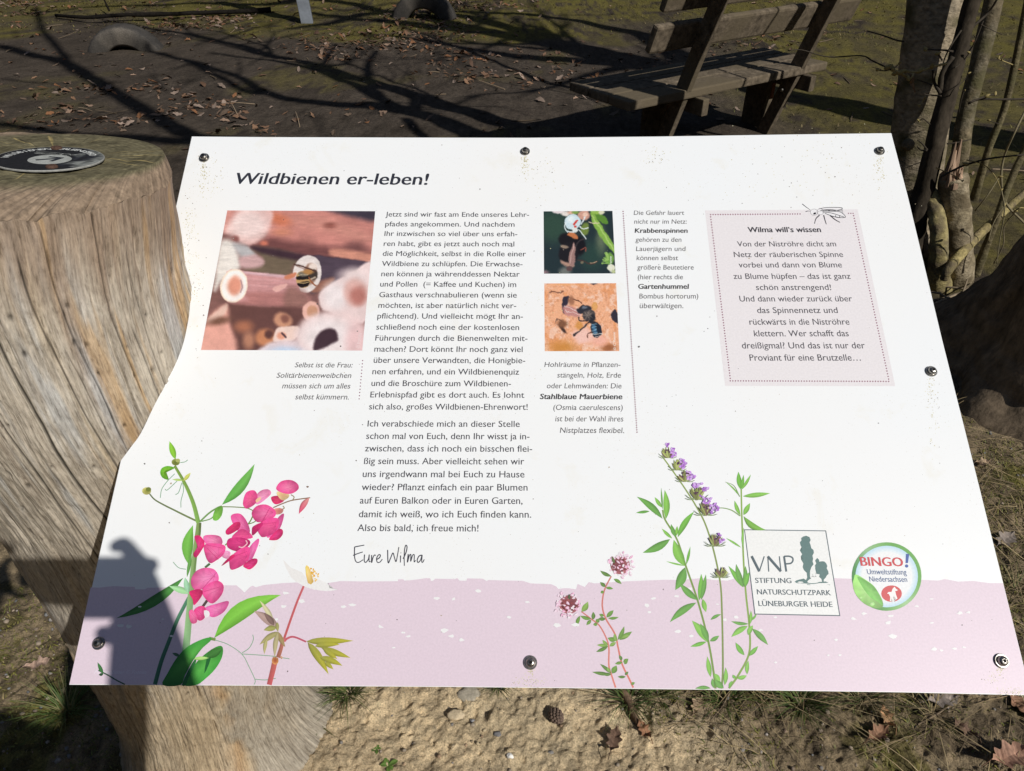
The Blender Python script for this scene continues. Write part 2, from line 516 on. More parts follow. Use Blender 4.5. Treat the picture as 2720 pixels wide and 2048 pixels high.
body = [('Jetzt sind wir fast am Ende unseres Lehr-', 1023.7, 575.2, 1405.2), ('pfades angekommen. Und nachdem', 1023, 601.2, 1366.6), ('Ihr inzwischen so viel über uns erfah-', 1021, 626.7, 1374),
        ('ren habt, gibt es jetzt auch noch mal', 1018.9, 653.4, 1365.9), ('die Möglichkeit, selbst in die Rolle einer', 1016.3, 679.8, 1397), ('Wildbiene zu schlüpfen. Die Erwachse-', 1014, 706.8, 1387.7),
        ('nen können ja währenddessen Nektar', 1012.6, 733.9, 1380.3), ('und Pollen  (= Kaffee und Kuchen) im', 1009.6, 761.3, 1371), ('Gasthaus verschnabulieren (wenn sie', 1007, 789.5, 1372.5),
        ('möchten, ist aber natürlich nicht ver-', 1004.8, 817.7, 1371), ('pflichtend). Und vielleicht mögt Ihr an-', 1002.2, 846.2, 1388.9), ('schließend noch eine der kostenlosen', 999.2, 875.6, 1378.8),
        ('Führungen durch die Bienenwelten mit-', 996.6, 904.9, 1401), ('machen? Dort könnt Ihr noch ganz viel', 994, 934.2, 1388), ('über unsere Verwandten, die Honigbie-', 992.2, 963.8, 1395),
        ('nen erfahren, und ein Wildbienenquiz', 988.9, 994.2, 1378.8), ('und die Broschüre zum Wildbienen-', 986.3, 1025.3, 1357), ('Erlebnispfad gibt es dort auch. Es lohnt', 983.3, 1055.7, 1392.6),
        ('sich also, großes Wildbienen-Ehrenwort!', 980, 1087.6, 1401.5), ('Ich verabschiede mich an dieser Stelle', 976, 1133, 1380.4), ('schon mal von Euch, denn Ihr wisst ja in-', 972.3, 1166, 1406.4),
        ('zwischen, dass ich noch ein bisschen flei-', 969, 1199, 1413.4), ('ßig sein muss. Aber vielleicht sehen wir', 966.7, 1232.7, 1392.3), ('uns irgendwann mal bei Euch zu Hause', 963, 1267.2, 1393),
        ('wieder? Pflanzt einfach ein paar Blumen', 960.4, 1302, 1401.2), ('auf Euren Balkon oder in Euren Garten,', 955.6, 1337.6, 1387.8), ('damit ich weiß, wo ich Euch finden kann.', 952.6, 1374, 1410.8), ('Also bis bald, ich freue mich!', 949, 1410.6, 1270.7)]
text_lines('body_text', [(t, a, y, b, y + 1.2) for t, a, y, b in body[:19]], (12.4, 15.6), DK, bold=0.009)
text_lines('body_text', [(t, a, y, b, y + 1.2) for t, a, y, b in body[19:]], (16.0, 17.8), DK, bold=0.009)
text_lines('photo_caption', [('Selbst ist die Frau:', 782.8, 975.7, 936.2, 976.2), ('Solitärbienenweibchen', 734.2, 1003.5, 932.5, 1004), ('müssen sich um alles', 749, 1031.6, 930, 1032.2), ('selbst kümmern.', 783.9, 1060.9, 926.2, 1061.4)], (13, 14), GY, bold=0.006, shear=0.14)
BK = (50, 48, 50)
text_lines('photo_caption', [('Hohlräume in Pflanzen-', 1446, 974.7, 1648.4, 975), ('stängeln, Holz, Erde', 1480, 1002.9, 1649.4, 1003.2), ('oder Lehmwänden: Die', 1452.6, 1031.4, 1651, 1031.8), ('Stahlblaue Mauerbiene', 1434.3, 1060, 1653, 1060.4, 0.031, BK),
           ('(Osmia caerulescens)', 1470, 1089, 1654.3, 1089.5), ('ist bei der Wahl ihres', 1475, 1119.2, 1656, 1119.6), ('Nistplatzes flexibel.', 1487.3, 1149.8, 1657.6, 1150.4)], (13, 14.5), GY, bold=0.006, shear=0.14)
text_lines('photo_caption', [('Die Gefahr lauert', 1683.4, 570.8, 1817.8, 570.8), ('nicht nur im Netz:', 1684.6, 594.2, 1825, 594.2), ('Krabbenspinnen', 1686.3, 618.3, 1826.6, 618.3, 0.031, BK), ('gehören zu den', 1687.8, 642.4, 1810.4, 642.4),
           ('Lauerjägern und', 1689.3, 666.8, 1822.2, 666.8), ('können selbst', 1690.8, 691, 1801.8, 691), ('größere Beutetiere', 1692.5, 716.2, 1842.9, 716.2), ('(hier rechts die', 1694.5, 741.8, 1814.3, 741.8),
           ('Gartenhummel', 1696, 767.2, 1830.6, 767.2, 0.031, BK), ('Bombus hortorum)', 1697.9, 793, 1855.2, 793), ('überwältigen.', 1699.4, 818.6, 1815, 818.6)], (11.2, 13), GY, bold=0.006, shear=0.14)

# ---- pale quiz box, dotted frame, words and the insect drawing
A = Art(1)
A.poly([(1872.5, 559), (2278, 556), (2378, 1025.7), (1926, 1025)], (234, 229, 231))
qbox = A.done('quiz_box')
def dots(A, a, b, n, r, col=(142, 88, 110)):
    for i in range(n):
        t = i / (n - 1)
        A.ell(a[0] + (b[0] - a[0]) * t, a[1] + (b[1] - a[1]) * t, r, r * .95, col, n=7); A.k -= 1
A = Art(2)
dots(A, (1887.5, 570), (2125, 568.4), 37, 1.95); dots(A, (2254, 566.8), (2266, 566.8), 3, 1.75)
dots(A, (1887.5, 576), (1939.6, 1005), 62, 2.0); dots(A, (2267.5, 573), (2360.4, 1007), 62, 2.0); dots(A, (1939.6, 1011.6), (2360.4, 1013.2), 61, 2.0)
A.done('dotted_frame', qbox)
A = Art(2)
dots(A, (963.3, 957.9), (954, 1059.5), 13, 1.8); A.done('dotted_line')
A = Art(2); dots(A, (1655, 561.7), (1691.8, 1148), 96, 1.95); A.done('dotted_line')
quiz = [('Wilma will‘s wissen', 1987.4, 616.8, 2180.9, 0.02), ('Von der Niströhre dicht am', 1959, 654.8, 2221.5, 0), ('Netz der räuberischen Spinne', 1950, 683, 2240, 0), ('vorbei und dann von Blume', 1963, 710.7, 2237, 0),
        ('zu Blume hüpfen – das ist ganz', 1949, 741, 2260, 0), ('schön anstrengend!', 2009, 770.6, 2208.4, 0), ('Und dann wieder zurück über', 1965, 801, 2264.5, 0), ('das Spinnennetz und', 2012, 831.8, 2225.8, 0),
        ('rückwärts in die Niströhre', 1991.4, 862.7, 2257, 0), ('klettern. Wer schafft das', 2003.6, 893.6, 2255, 0), ('dreißigmal? Und das ist nur der', 1971.4, 925.8, 2298.5, 0), ('Proviant für eine Brutzelle…', 1992, 958.2, 2287, 0)]
text_lines('quiz_text', [(t, a, y, b, y - 0.3, .031 if bo else .008, (60, 58, 64) if bo else (82, 80, 86)) for t, a, y, b, bo in quiz], (13.4, 16.5), DK, k=4, parent=qbox)
cQ = lambda x, y: (1860 + x / 3.2037, 520 + y / 3.2037)
A = Art(3)
INK = (60, 58, 64)
A.poly([cQ(*q) for q in [(1005, 105), (1060, 98), (1205, 102), (1195, 125), (1235, 180), (1180, 190), (1060, 160), (1010, 160)]], (238, 236, 238), smooth=4)
A.line([cQ(868, 70), cQ(900, 95), cQ(938, 122)], 2.2, INK, w2=1.0).line([cQ(896, 136), cQ(915, 130), cQ(945, 132)], 2.0, INK, w2=1.0)
A.ell(*cQ(968, 140), 9.8, 8.8, (238, 236, 238)).ring(*cQ(968, 140), 9.6, 0.8, (110, 108, 112), ry=8.4).ell(*cQ(974, 151), 4.2, 2.6, (50, 48, 54), ang=-20)
A.ring(*cQ(1022, 136), 9, 0.8, (120, 118, 122), ry=8)
for w in ([(1010, 112), (1080, 100), (1195, 101), (1203, 113), (1150, 125), (1050, 122)], [(1018, 128), (1100, 132), (1190, 138), (1235, 176), (1215, 187), (1140, 178), (1060, 150)], [(1030, 122), (1110, 118), (1200, 130)], [(1040, 138), (1120, 148), (1225, 182)], [(1110, 172), (1170, 185), (1215, 187)], [(1090, 125), (1105, 132)], [(1140, 122), (1150, 134)], [(1150, 165), (1155, 182)], [(1185, 170), (1188, 186)]):
    A.line([cQ(*q) for q in w], 1.5, INK)
for w in ([(1015, 165), (985, 195), (972, 238)], [(1050, 165), (1062, 210), (1073, 243)], [(1105, 168), (1150, 205), (1190, 227)]):
    A.line([cQ(*q) for q in w], 3.0, INK, w2=1.8)
A.done('insect_drawing', qbox)

# ---- handwritten signature
A = Art(3)
for w in ([(160, 120), (250, 103)], [(155, 118), (153, 180), (157, 235), (172, 268), (200, 270), (238, 246)], [(140, 205), (180, 188), (235, 170)], [(252, 195), (249, 255), (264, 272), (290, 240), (298, 195), (297, 262), (311, 262)],
          [(322, 200), (321, 275), (335, 225), (350, 200), (363, 206)], [(368, 246), (400, 225), (406, 200), (388, 200), (370, 235), (377, 270), (402, 270), (427, 240)], [(478, 150), (483, 275), (505, 235), (530, 180), (545, 225), (560, 265), (575, 200), (588, 122)],
          [(605, 205), (603, 274)], [(607, 176), (610, 182)], [(630, 238), (660, 170), (668, 118), (655, 106), (644, 150), (640, 225), (642, 306)], [(680, 190), (672, 272), (690, 208), (706, 198), (704, 262), (722, 205), (739, 200), (738, 266), (752, 252)],
          [(812, 200), (785, 212), (768, 250), (777, 273), (800, 250), (816, 200), (812, 262), (822, 271), (837, 243)]):
    A.line([cE(*q) for q in w], 3.0, (70, 70, 80), w2=2.4)
A.done('signature')

# ---- the three printed photographs, painted point by point on fine grids
M_PHOTO = print_mat('photo_print', 0.35, 0.4)
class Paint:
    def __init__(s, X, Y, base, wp=1.0):
        s.X, s.Y = X, Y
        wx = 9 * fbm(X / 70, Y / 70, 0, 3, 601) + 3.5 * fbm(X / 14, Y / 14, 0, 2, 602)
        wy = 9 * fbm(X / 70 + 31, Y / 70, 0, 3, 603) + 3.5 * fbm(X / 14 + 9, Y / 14, 0, 2, 604)
        s.X, s.Y = X + wx * wp, Y + wy * wp
        s.C = np.zeros(X.shape + (3,)) + np.asarray(base, float)
    def _mix(s, a, col):
        s.C = s.C * (1 - a[..., None]) + np.asarray(col, float) * a[..., None]
        return s
    def ell(s, cx, cy, rx, ry, col, blur=10, ang=0, op=1.0):
        t = math.radians(ang); dx, dy = s.X - cx, s.Y - cy
        u, v = (dx * math.cos(t) + dy * math.sin(t)) / rx, (-dx * math.sin(t) + dy * math.cos(t)) / ry
        d = (np.hypot(u, v) - 1) * min(rx, ry)
        return s._mix(op * (1 - sstep(-blur, blur, d)), col)
    def poly(s, pts, col, blur=10, op=1.0, smooth=5):
        P = crom(pts, smooth, True) if smooth else np.asarray(pts, float)
        d2 = np.full(s.X.shape, 1e12); ins = np.zeros(s.X.shape, bool)
        for a, b in zip(P, np.roll(P, -1, 0)):
            e = b - a; w0, w1 = s.X - a[0], s.Y - a[1]
            t = np.clip((w0 * e[0] + w1 * e[1]) / (e @ e + 1e-9), 0, 1)
            d2 = np.minimum(d2, (w0 - e[0] * t) ** 2 + (w1 - e[1] * t) ** 2)
            c = ((a[1] <= s.Y) != (b[1] <= s.Y)) & (s.X < (b[0] - a[0]) * (s.Y - a[1]) / ((b[1] - a[1]) or 1e-9) + a[0])
            ins ^= c
        d = np.sqrt(d2) * np.where(ins, -1, 1)
        return s._mix(op * (1 - sstep(-blur, blur, d)), col)
    def line(s, pts, w, col, blur=4, op=1.0):
        P = crom(pts, 6) if len(pts) > 2 else np.asarray(pts, float)
        d2 = np.full(s.X.shape, 1e12)
        for a, b in zip(P[:-1], P[1:]):
            e = b - a; w0, w1 = s.X - a[0], s.Y - a[1]
            t = np.clip((w0 * e[0] + w1 * e[1]) / (e @ e + 1e-9), 0, 1)
            d2 = np.minimum(d2, (w0 - e[0] * t) ** 2 + (w1 - e[1] * t) ** 2)
        return s._mix(op * (1 - sstep(w / 2 - blur, w / 2 + blur, np.sqrt(d2))), col)
    def grain(s, sc, amp, col=None, seed=1, sx=1.0, sy=1.0, lo=None):
        n = fbm(s.X / sc * sx, s.Y / sc * sy, 0, 4, seed)
        if col is None: s.C = s.C * (1 + amp * n[..., None])
        else: s._mix(np.clip(amp * sstep(lo if lo is not None else 0.0, 0.5, n), 0, 1), col)
        return s
def photo(name, corners, crop, nx, ny, base, fn, label, wp=1.0):
    (tl, tr, br, bl_) = [np.array(c, float) for c in corners]
    a, b, c, d = [np.array(bl(*q)) for q in (tl, tr, br, bl_)]
    u, v = np.meshgrid(np.linspace(0, 1, nx), np.linspace(0, 1, ny))
    L = (1 - v)[..., None] * ((1 - u)[..., None] * a + u[..., None] * b) + v[..., None] * ((1 - u)[..., None] * d + u[..., None] * c)
    Wd = BO + L[..., :1] * BU + L[..., 1:] * BUP
    x, y = proj(Wd.reshape(-1, 3))
    X = ((x - crop[0]) * crop[2]).reshape(u.shape); Y = ((y - crop[1]) * crop[2]).reshape(u.shape)
    p = Paint(X, Y, base, wp); fn(p)
    V = np.column_stack([L.reshape(-1, 2), np.full(nx * ny, 3e-5 + 3 * EPS)])
    i = np.arange((ny - 1) * nx).reshape(ny - 1, nx)[:, :-1].ravel()
    F = np.column_stack([i, i + nx, i + nx + 1, i + 1])
    return bpart(name, V, F, M_PHOTO, ink(np.clip(p.C, 0, 250).reshape(-1, 3)), label=label)
def ph1(p):
    p.poly([(800, 60), (1960, 60), (1900, 560), (1500, 580), (1000, 520), (600, 470), (760, 330)], (198, 132, 122), 40)
    p.grain(200, 0.06, seed=3)
    p.poly([(600, 455), (800, 360), (1000, 400), (1500, 470), (1900, 520), (1880, 620), (1300, 580), (1000, 560), (700, 500)], (118, 74, 72), 60).poly([(860, 130), (1400, 160), (1850, 330), (1800, 400), (1300, 280), (900, 220)], (210, 146, 132), 70, .8)
    p.poly([(1380, 50), (1960, 50), (1935, 190), (1700, 150)], (66, 58, 70), 45).ell(900, 175, 120, 60, (208, 122, 92), 50, 20).ell(1450, 240, 60, 30, (150, 90, 80), 30).ell(930, 310, 90, 40, (205, 135, 110), 40)
    p.ell(1720, 480, 110, 55, (120, 78, 76), 50).ell(740, 430, 40, 25, (205, 120, 98), 20)
    p.poly([(345, 60), (800, 60), (800, 250), (720, 370), (600, 450), (480, 420), (400, 330), (300, 300)], (228, 186, 180), 30).ell(560, 230, 210, 160, (236, 212, 208), 80)
    p.poly([(300, 60), (460, 60), (420, 120), (330, 250), (290, 300)], (214, 150, 140), 50).ell(430, 385, 40, 40, (140, 90, 85), 25)
    p.poly([(280, 400), (420, 430), (470, 600), (480, 700), (300, 820), (200, 940), (230, 600)], (228, 222, 216), 40)
    p.poly([(400, 430), (560, 460), (650, 560), (560, 620), (470, 560)], (184, 182, 184), 35).poly([(620, 470), (1100, 560), (1050, 690), (980, 790), (520, 720), (720, 620)], (112, 97, 80), 40)
    p.poly([(480, 590), (640, 560), (740, 620), (700, 680), (510, 700)], (208, 170, 170), 28).poly([(1480, 490), (1960, 560), (1900, 650), (1500, 590)], (206, 142, 122), 30)
    p.poly([(620, 460), (1100, 540), (1330, 590), (1100, 615), (700, 535)], (66, 46, 54), 30).poly([(1250, 560), (1560, 590), (1900, 640), (1700, 640), (1400, 600)], (52, 40, 52), 22)
    p.poly([(1270, 572), (1500, 590), (1850, 640), (1700, 750), (1500, 860), (1350, 960), (1230, 955), (1330, 700)], (82, 68, 80), 9)
    p.grain(10, 0.9, (178, 130, 104), 5, lo=0.28) if False else p
    p.poly([(1330, 850), (1480, 800), (1480, 860), (1350, 960), (1240, 955)], (150, 104, 88), 26)
    p.ell(1200, 762, 155, 205, (228, 217, 213), 7, 12).ell(1232, 765, 78, 118, (150, 116, 100), 12, 8).ell(1262, 690, 45, 40, (226, 210, 200), 14)
    p.poly([(330, 740), (540, 735), (800, 768), (1080, 800), (1130, 960), (1210, 1000), (1180, 1125), (900, 1130), (600, 1105), (340, 1070)], (206, 152, 152), 8, smooth=3)
    for i in range(16):
        y0 = 745 + i * 22
        p.line([(500, y0), (860, y0 + 22 + i * .6), (1190, y0 + 50 + i * 1.5)], 9, (226, 176, 178) if i % 3 == 0 and i < 8 else (184, 126, 124), 6, .30)
    p.line([(520, 750), (820, 778), (1090, 806)], 26, (222, 190, 200), 16, .75)
    p.poly([(560, 960), (1180, 980), (1190, 1125), (900, 1130), (380, 1085), (560, 1050)], (176, 120, 116), 40, smooth=3).poly([(1000, 900), (1210, 990), (1180, 1125), (960, 1130)], (150, 108, 100), 50)
    p.grain(26, 0.05, seed=21, sx=0.25, sy=1.6)
    p.poly([(830, 930), (880, 890), (980, 870), (970, 905), (880, 955)], (232, 180, 172), 8)
    p.ell(410, 893, 147, 184, (247, 226, 206), 7, 14).ell(412, 893, 132, 168, (250, 243, 240), 12, 14).ell(418, 890, 84, 112, (240, 196, 180), 26, 8).ell(422, 890, 62, 92, (222, 152, 130), 22, 8).line([(485, 830), (500, 900), (480, 960)], 12, (120, 90, 110), 8, .6)
    p.poly([(960, 790), (1060, 750), (1090, 760), (1060, 800), (980, 820)], (205, 130, 100), 10)
    p.ell(1162, 822, 80, 92, (196, 158, 104), 6, -8).poly([(1090, 795), (1230, 775), (1228, 815), (1100, 825)], (36, 30, 28), 6).poly([(1100, 860), (1220, 840), (1215, 890), (1150, 908), (1110, 892)], (32, 26, 26), 6).ell(1160, 765, 50, 28, (120, 112, 100), 10)
    p.line([(1096, 850), (1160, 862), (1218, 850)], 7, (214, 184, 130), 4).line([(1110, 780), (1160, 772), (1210, 776)], 6, (206, 190, 160), 4).ell(1272, 772, 46, 58, (62, 52, 46), 10, 10).ell(1215, 740, 60, 30, (176, 128, 76), 14).line([(1060, 660), (1150, 680), (1290, 735)], 16, (84, 56, 48), 5).line([(1080, 672), (1180, 712)], 8, (150, 120, 110), 4)
    p.line([(1220, 800), (1250, 850), (1300, 890)], 14, (150, 92, 62), 5).line([(1250, 820), (1290, 800)], 16, (190, 170, 150), 6)
    p.poly([(1900, 650), (1700, 740), (1480, 860), (1345, 960), (1332, 1060), (1370, 1150), (1440, 1172), (1600, 1240), (1840, 1260)], (232, 208, 206), 18).ell(1500, 1010, 130, 150, (240, 228, 228), 70).ell(1720, 780, 160, 80, (238, 218, 216), 60)
    p.ell(1722, 965, 125, 150, (222, 178, 170), 40).ell(1752, 1000, 85, 98, (186, 122, 112), 45)
    p.poly([(330, 1090), (700, 1110), (1185, 1130), (1165, 1250), (1085, 1350), (850, 1450), (700, 1600), (420, 1600), (380, 1350), (290, 1250)], (104, 70, 66), 35)
    p.poly([(40, 1600), (120, 1270), (320, 1100), (370, 1300), (430, 1600)], (226, 166, 152), 40).poly([(130, 1250), (330, 1090), (310, 1200), (160, 1290)], (226, 190, 176), 22).ell(250, 1270, 120, 40, (120, 84, 70), 34, -12)
    p.ell(940, 1262, 100, 82, (204, 148, 120), 24, 20).ell(965, 1245, 46, 44, (140, 92, 80), 22).ell(520, 1330, 90, 60, (170, 110, 85), 50)
    p.ell(750, 1450, 110, 92, (200, 134, 98), 34).ell(790, 1412, 46, 46, (96, 62, 58), 22).ell(570, 1480, 60, 90, (185, 130, 105), 40)
    p.ell(1245, 1165, 94, 108, (228, 178, 164), 12, 10).ell(1258, 1168, 58, 68, (204, 152, 124), 12, 10)
    p.poly([(840, 1490), (850, 1400), (900, 1340), (1100, 1330), (1110, 1420), (1030, 1490), (950, 1500)], (240, 210, 198), 14).ell(925, 1430, 50, 42, (226, 160, 135), 16).line([(930, 1400), (975, 1450)], 20, (80, 60, 66), 8)
    p.ell(1460, 1470, 390, 300, (234, 208, 206), 50).ell(1420, 1440, 280, 210, (241, 228, 228), 90).poly([(1285, 1590), (1285, 1480), (1345, 1385), (1430, 1350), (1510, 1372), (1532, 1440), (1505, 1500)], (70, 50, 58), 20).ell(1740, 1500, 120, 200, (232, 196, 196), 70)
    p.poly([(680, 1620), (740, 1540), (850, 1490), (1100, 1490), (1100, 1620)], (226, 208, 212), 30).ell(960, 1590, 160, 42, (196, 214, 238), 40)
    p.grain(90, 0.04, seed=45).grain(6, 0.015, seed=44)
def ph2(p):
    p.base = None
    p.ell(200, 250, 170, 170, (50, 74, 62), 100).ell(620, 560, 120, 150, (42, 66, 60), 80).ell(330, 735, 60, 46, (112, 116, 112), 30).ell(110, 745, 40, 20, (150, 120, 125), 20).ell(720, 400, 50, 130, (96, 110, 88), 50)
    p.poly([(180, 70), (310, 70), (300, 105), (230, 108)], (226, 214, 216), 12).ell(330, 112, 42, 28, (226, 218, 212), 10).ell(400, 100, 50, 22, (222, 176, 156), 10)
    p.poly([(640, 70), (745, 130), (802, 215), (750, 222), (690, 180), (640, 130)], (92, 136, 52), 8).poly([(600, 70), (700, 70), (730, 100), (640, 120)], (150, 186, 84), 8).ell(725, 98, 32, 22, (222, 220, 190), 7)
    p.poly([(600, 120), (640, 118), (760, 300), (860, 470), (860, 545), (740, 400), (650, 260)], (134, 176, 76), 8).line([(620, 140), (760, 350), (850, 510)], 12, (176, 206, 120), 8)
    p.ell(530, 130, 62, 56, (206, 156, 138), 12).ell(440, 98, 40, 20, (130, 160, 80), 10).ell(545, 125, 26, 20, (236, 200, 180), 9).ell(545, 280, 46, 66, (112, 132, 62), 12, 10).line([(580, 205), (690, 210)], 8, (226, 206, 180), 4)
    p.ell(350, 392, 92, 74, (26, 23, 26), 14).ell(480, 460, 72, 100, (22, 20, 24), 18).ell(366, 540, 104, 130, (30, 27, 31), 14, 8)
    p.poly([(345, 335), (395, 305), (450, 330), (474, 380), (430, 378), (380, 350)], (196, 120, 76), 9).poly([(280, 450), (340, 460), (370, 480), (330, 495), (285, 478)], (146, 126, 110), 10).poly([(275, 610), (340, 640), (430, 660), (420, 690), (340, 680), (285, 645)], (176, 140, 124), 12).ell(380, 705, 34, 26, (92, 70, 70), 8)
    p.poly([(405, 470), (435, 430), (440, 600), (420, 680), (375, 650), (365, 590)], (156, 122, 116), 8).line([(430, 440), (400, 560), (385, 650)], 6, (214, 180, 172), 4).line([(440, 460), (500, 400), (560, 380)], 12, (60, 54, 56), 5)
    p.line([(470, 610), (540, 630), (600, 655), (680, 628)], 14, (70, 54, 50), 5).line([(600, 645), (670, 630)], 8, (190, 160, 130), 4).line([(500, 500), (550, 480), (550, 520)], 10, (140, 80, 66), 4).ell(512, 640, 18, 14, (120, 110, 90), 6)
    p.ell(411, 200, 86, 84, (204, 224, 232), 6).ell(390, 175, 40, 36, (232, 242, 246), 24).poly([(440, 190), (467, 182), (455, 210), (425, 240), (415, 230)], (208, 70, 62), 5).ell(435, 256, 16, 14, (206, 66, 58), 5).ell(436, 288, 34, 26, (222, 226, 222), 6)
    for w in ([(335, 215), (325, 250), (355, 310)], [(490, 250), (530, 270), (580, 262)], [(480, 280), (520, 330), (560, 382)], [(500, 230), (520, 190), (540, 150)], [(360, 300), (400, 310), (440, 300)]): p.line(w, 12, (220, 230, 232), 5)
    p.ell(810, 600, 52, 62, (116, 160, 76), 12)
    for i in range(9): p.line([(800, 610), (730 + 8 * i, 520 + (i - 5) ** 2 * 3 + (40 if i < 3 else 0) + i * 2)], 9, (150, 190, 100), 4)
    p.line([(800, 640), (725, 650)], 9, (150, 190, 100), 4); p.ell(828, 696, 42, 40, (226, 226, 204), 7).ell(850, 740, 26, 20, (190, 200, 150), 8)
    p.grain(7, 0.05, seed=4)
def ph3(p):
    p.grain(110, 0.7, (228, 152, 100), 5, lo=0.12).grain(60, 0.7, (246, 206, 186), 12, lo=0.1).grain(22, 0.5, (206, 138, 100), 15, lo=0.34).grain(9, 0.05, seed=6)
    p.ell(300, 1550, 140, 60, (206, 140, 70), 50).ell(800, 1560, 80, 40, (160, 100, 64), 30).ell(520, 1430, 110, 90, (244, 196, 182), 40).ell(700, 1480, 90, 60, (242, 180, 160), 40)
    p.poly([(300, 1030), (340, 1008), (372, 1012), (368, 1070), (340, 1110), (345, 1170), (308, 1172)], (52, 46, 60), 8).ell(395, 1050, 34, 50, (160, 110, 84), 18)
    p.poly([(265, 1290), (300, 1300), (340, 1390), (350, 1405), (310, 1390), (270, 1330)], (62, 46, 42), 12).ell(300, 1300, 56, 40, (128, 86, 62), 24).poly([(822, 1190), (860, 1148), (905, 1200), (905, 1305), (840, 1256), (822, 1225)], (50, 46, 58), 7)
    p.ell(640, 868, 36, 9, (50, 44, 56), 5).line([(170, 965), (200, 945), (250, 960), (310, 945)], 10, (110, 70, 54), 6).line([(225, 1275), (238, 1240), (245, 1265)], 6, (60, 46, 46), 3).line([(250, 1250), (290, 1275)], 5, (70, 50, 46), 3).ell(320, 875, 110, 16, (236, 170, 120), 12).ell(480, 1320, 40, 46, (214, 150, 84), 16)
    p.poly([(310, 1120), (380, 1110), (480, 1165), (490, 1215), (430, 1220), (330, 1190)], (196, 138, 132), 16).line([(320, 1110), (400, 1140), (480, 1180)], 5, (240, 226, 220), 3).line([(330, 1150), (420, 1185), (490, 1200)], 5, (244, 228, 222), 3)
    p.ell(650, 1112, 34, 48, (220, 156, 88), 6).ell(650, 1112, 26, 38, (226, 168, 104), 8)
    p.ell(535, 1142, 82, 46, (46, 46, 54), 6, -12).ell(540, 1120, 34, 14, (110, 116, 130), 8, -12).ell(590, 1212, 74, 66, (74, 68, 68), 8).ell(580, 1200, 36, 30, (130, 118, 110), 18).ell(630, 1240, 30, 36, (40, 40, 46), 10)
    for i in range(14):
        a = i * 0.45
        p.line([(575 + 14 * math.cos(a), 1210 + 14 * math.sin(a)), (580 + 62 * math.cos(a), 1212 + 56 * math.sin(a))], 4, (126, 112, 106) if i % 2 else (44, 42, 46), 2)
    p.ell(664, 1365, 60, 88, (30, 38, 52), 6, -12).ell(640, 1350, 20, 60, (70, 116, 150), 14, -12)
    for y in (1308, 1340, 1372, 1402): p.line([(618, y + 4), (668, y - 6)], 6, (150, 190, 210), 3)
    p.line([(610, 1415), (725, 1412)], 6, (214, 212, 208), 3).line([(640, 1442), (715, 1436)], 6, (216, 200, 190), 3)
    p.line([(600, 1280), (640, 1290)], 34, (40, 40, 46), 8).line([(480, 1230), (500, 1265), (560, 1270)], 16, (52, 46, 48), 5).line([(580, 1285), (530, 1340), (480, 1375), (430, 1430)], 15, (58, 52, 54), 5).line([(610, 1390), (580, 1410), (572, 1445)], 10, (96, 56, 44), 4).line([(415, 1038), (470, 1055), (506, 1085)], 9, (90, 54, 40), 4)
    p.grain(6, 0.05, seed=8)
photos = [photo('photo_print', [(603.7, 559), (996.7, 561), (962.3, 931.3), (534, 929.6)], (520, 540, 4.063), 260, 220, (130, 92, 88), ph1, 'printed close-up of a bee at hollow stems', .45),
          photo('photo_print', [(1443.9, 561.4), (1626.8, 560.2), (1634.9, 726.3), (1445, 727)], (1420, 540, 4.0625), 150, 130, (36, 50, 54), ph2, 'printed close-up of a pale spider on a bumblebee', .7),
          photo('photo_print', [(1445.8, 752.9), (1636.6, 752.2), (1645.2, 932.6), (1447, 933)], (1420, 540, 4.0625), 150, 140, (238, 176, 138), ph3, 'printed close-up of a dark blue bee on clay')]
text_lines('credit_text', [('© Fotolia', 956, 925, 960.3, 884)], 9, (236, 214, 214), k=5, parent=photos[0])
text_lines('credit_text', [('© C.Venne', 1626, 724, 1624.6, 681)], 6, (232, 236, 232), k=5, parent=photos[1])
text_lines('credit_text', [('© C.Venne', 1636, 930.5, 1634, 882)], 6, (252, 240, 232), k=5, parent=photos[2])
text_lines('credit_text', [('Pflanzenbilder © Fotolia', 250, 1790, 388, 1790)], 9, (236, 228, 238), shear=0.2, k=6)
# ---- printed sweet pea, lower left
A = Art(6)
P = lambda *q: [cA(*t) for t in q]
G1, G2, G3 = (112, 168, 76), (152, 196, 128), (70, 128, 66)
def lf(A, c, a, b, w, col=G1, bend=0.0, tip=None, shape=0.9): A.leaf(c(*a), c(*b), w / 2.347, col, bend, tip, shape)
for w in ([(385, 255), (340, 300), (305, 350), (295, 405)], [(400, 300), (340, 355), (325, 350)], [(435, 310), (440, 360), (425, 420), (424, 465)], [(430, 310), (410, 370), (390, 385)], [(420, 185), (450, 180), (466, 168)], [(375, 805), (410, 840), (455, 850)],
          [(635, 1290), (720, 1320), (805, 1380), (850, 1460), (886, 1540), (880, 1568)], [(805, 1378), (900, 1384), (1000, 1392), (1060, 1402), (1100, 1408)], [(805, 1372), (850, 1340), (875, 1290), (872, 1258)], [(886, 1535), (950, 1540), (1015, 1530)]):
    A.line(P(*w), 1.9, (120, 168, 130))
A.line(P((530, 553), (450, 515), (380, 480), (320, 450), (260, 415), (225, 375)), 5, (122, 140, 86), (96, 110, 70), 3.4)
A.ell(*cA(210, 362), 12, 10, (196, 192, 120), (150, 150, 70)).ell(*cA(222, 352), 7, 6, (120, 130, 60))
A.line(P((262, 1568), (300, 1430), (345, 1310), (400, 1170), (445, 1080), (485, 1005)), 11, (66, 118, 90), (90, 140, 110), 9)
A.line(P((450, 1400), (465, 1250), (482, 1050), (498, 880), (515, 720), (535, 560)), 20, (150, 196, 146), (134, 160, 92), 11)
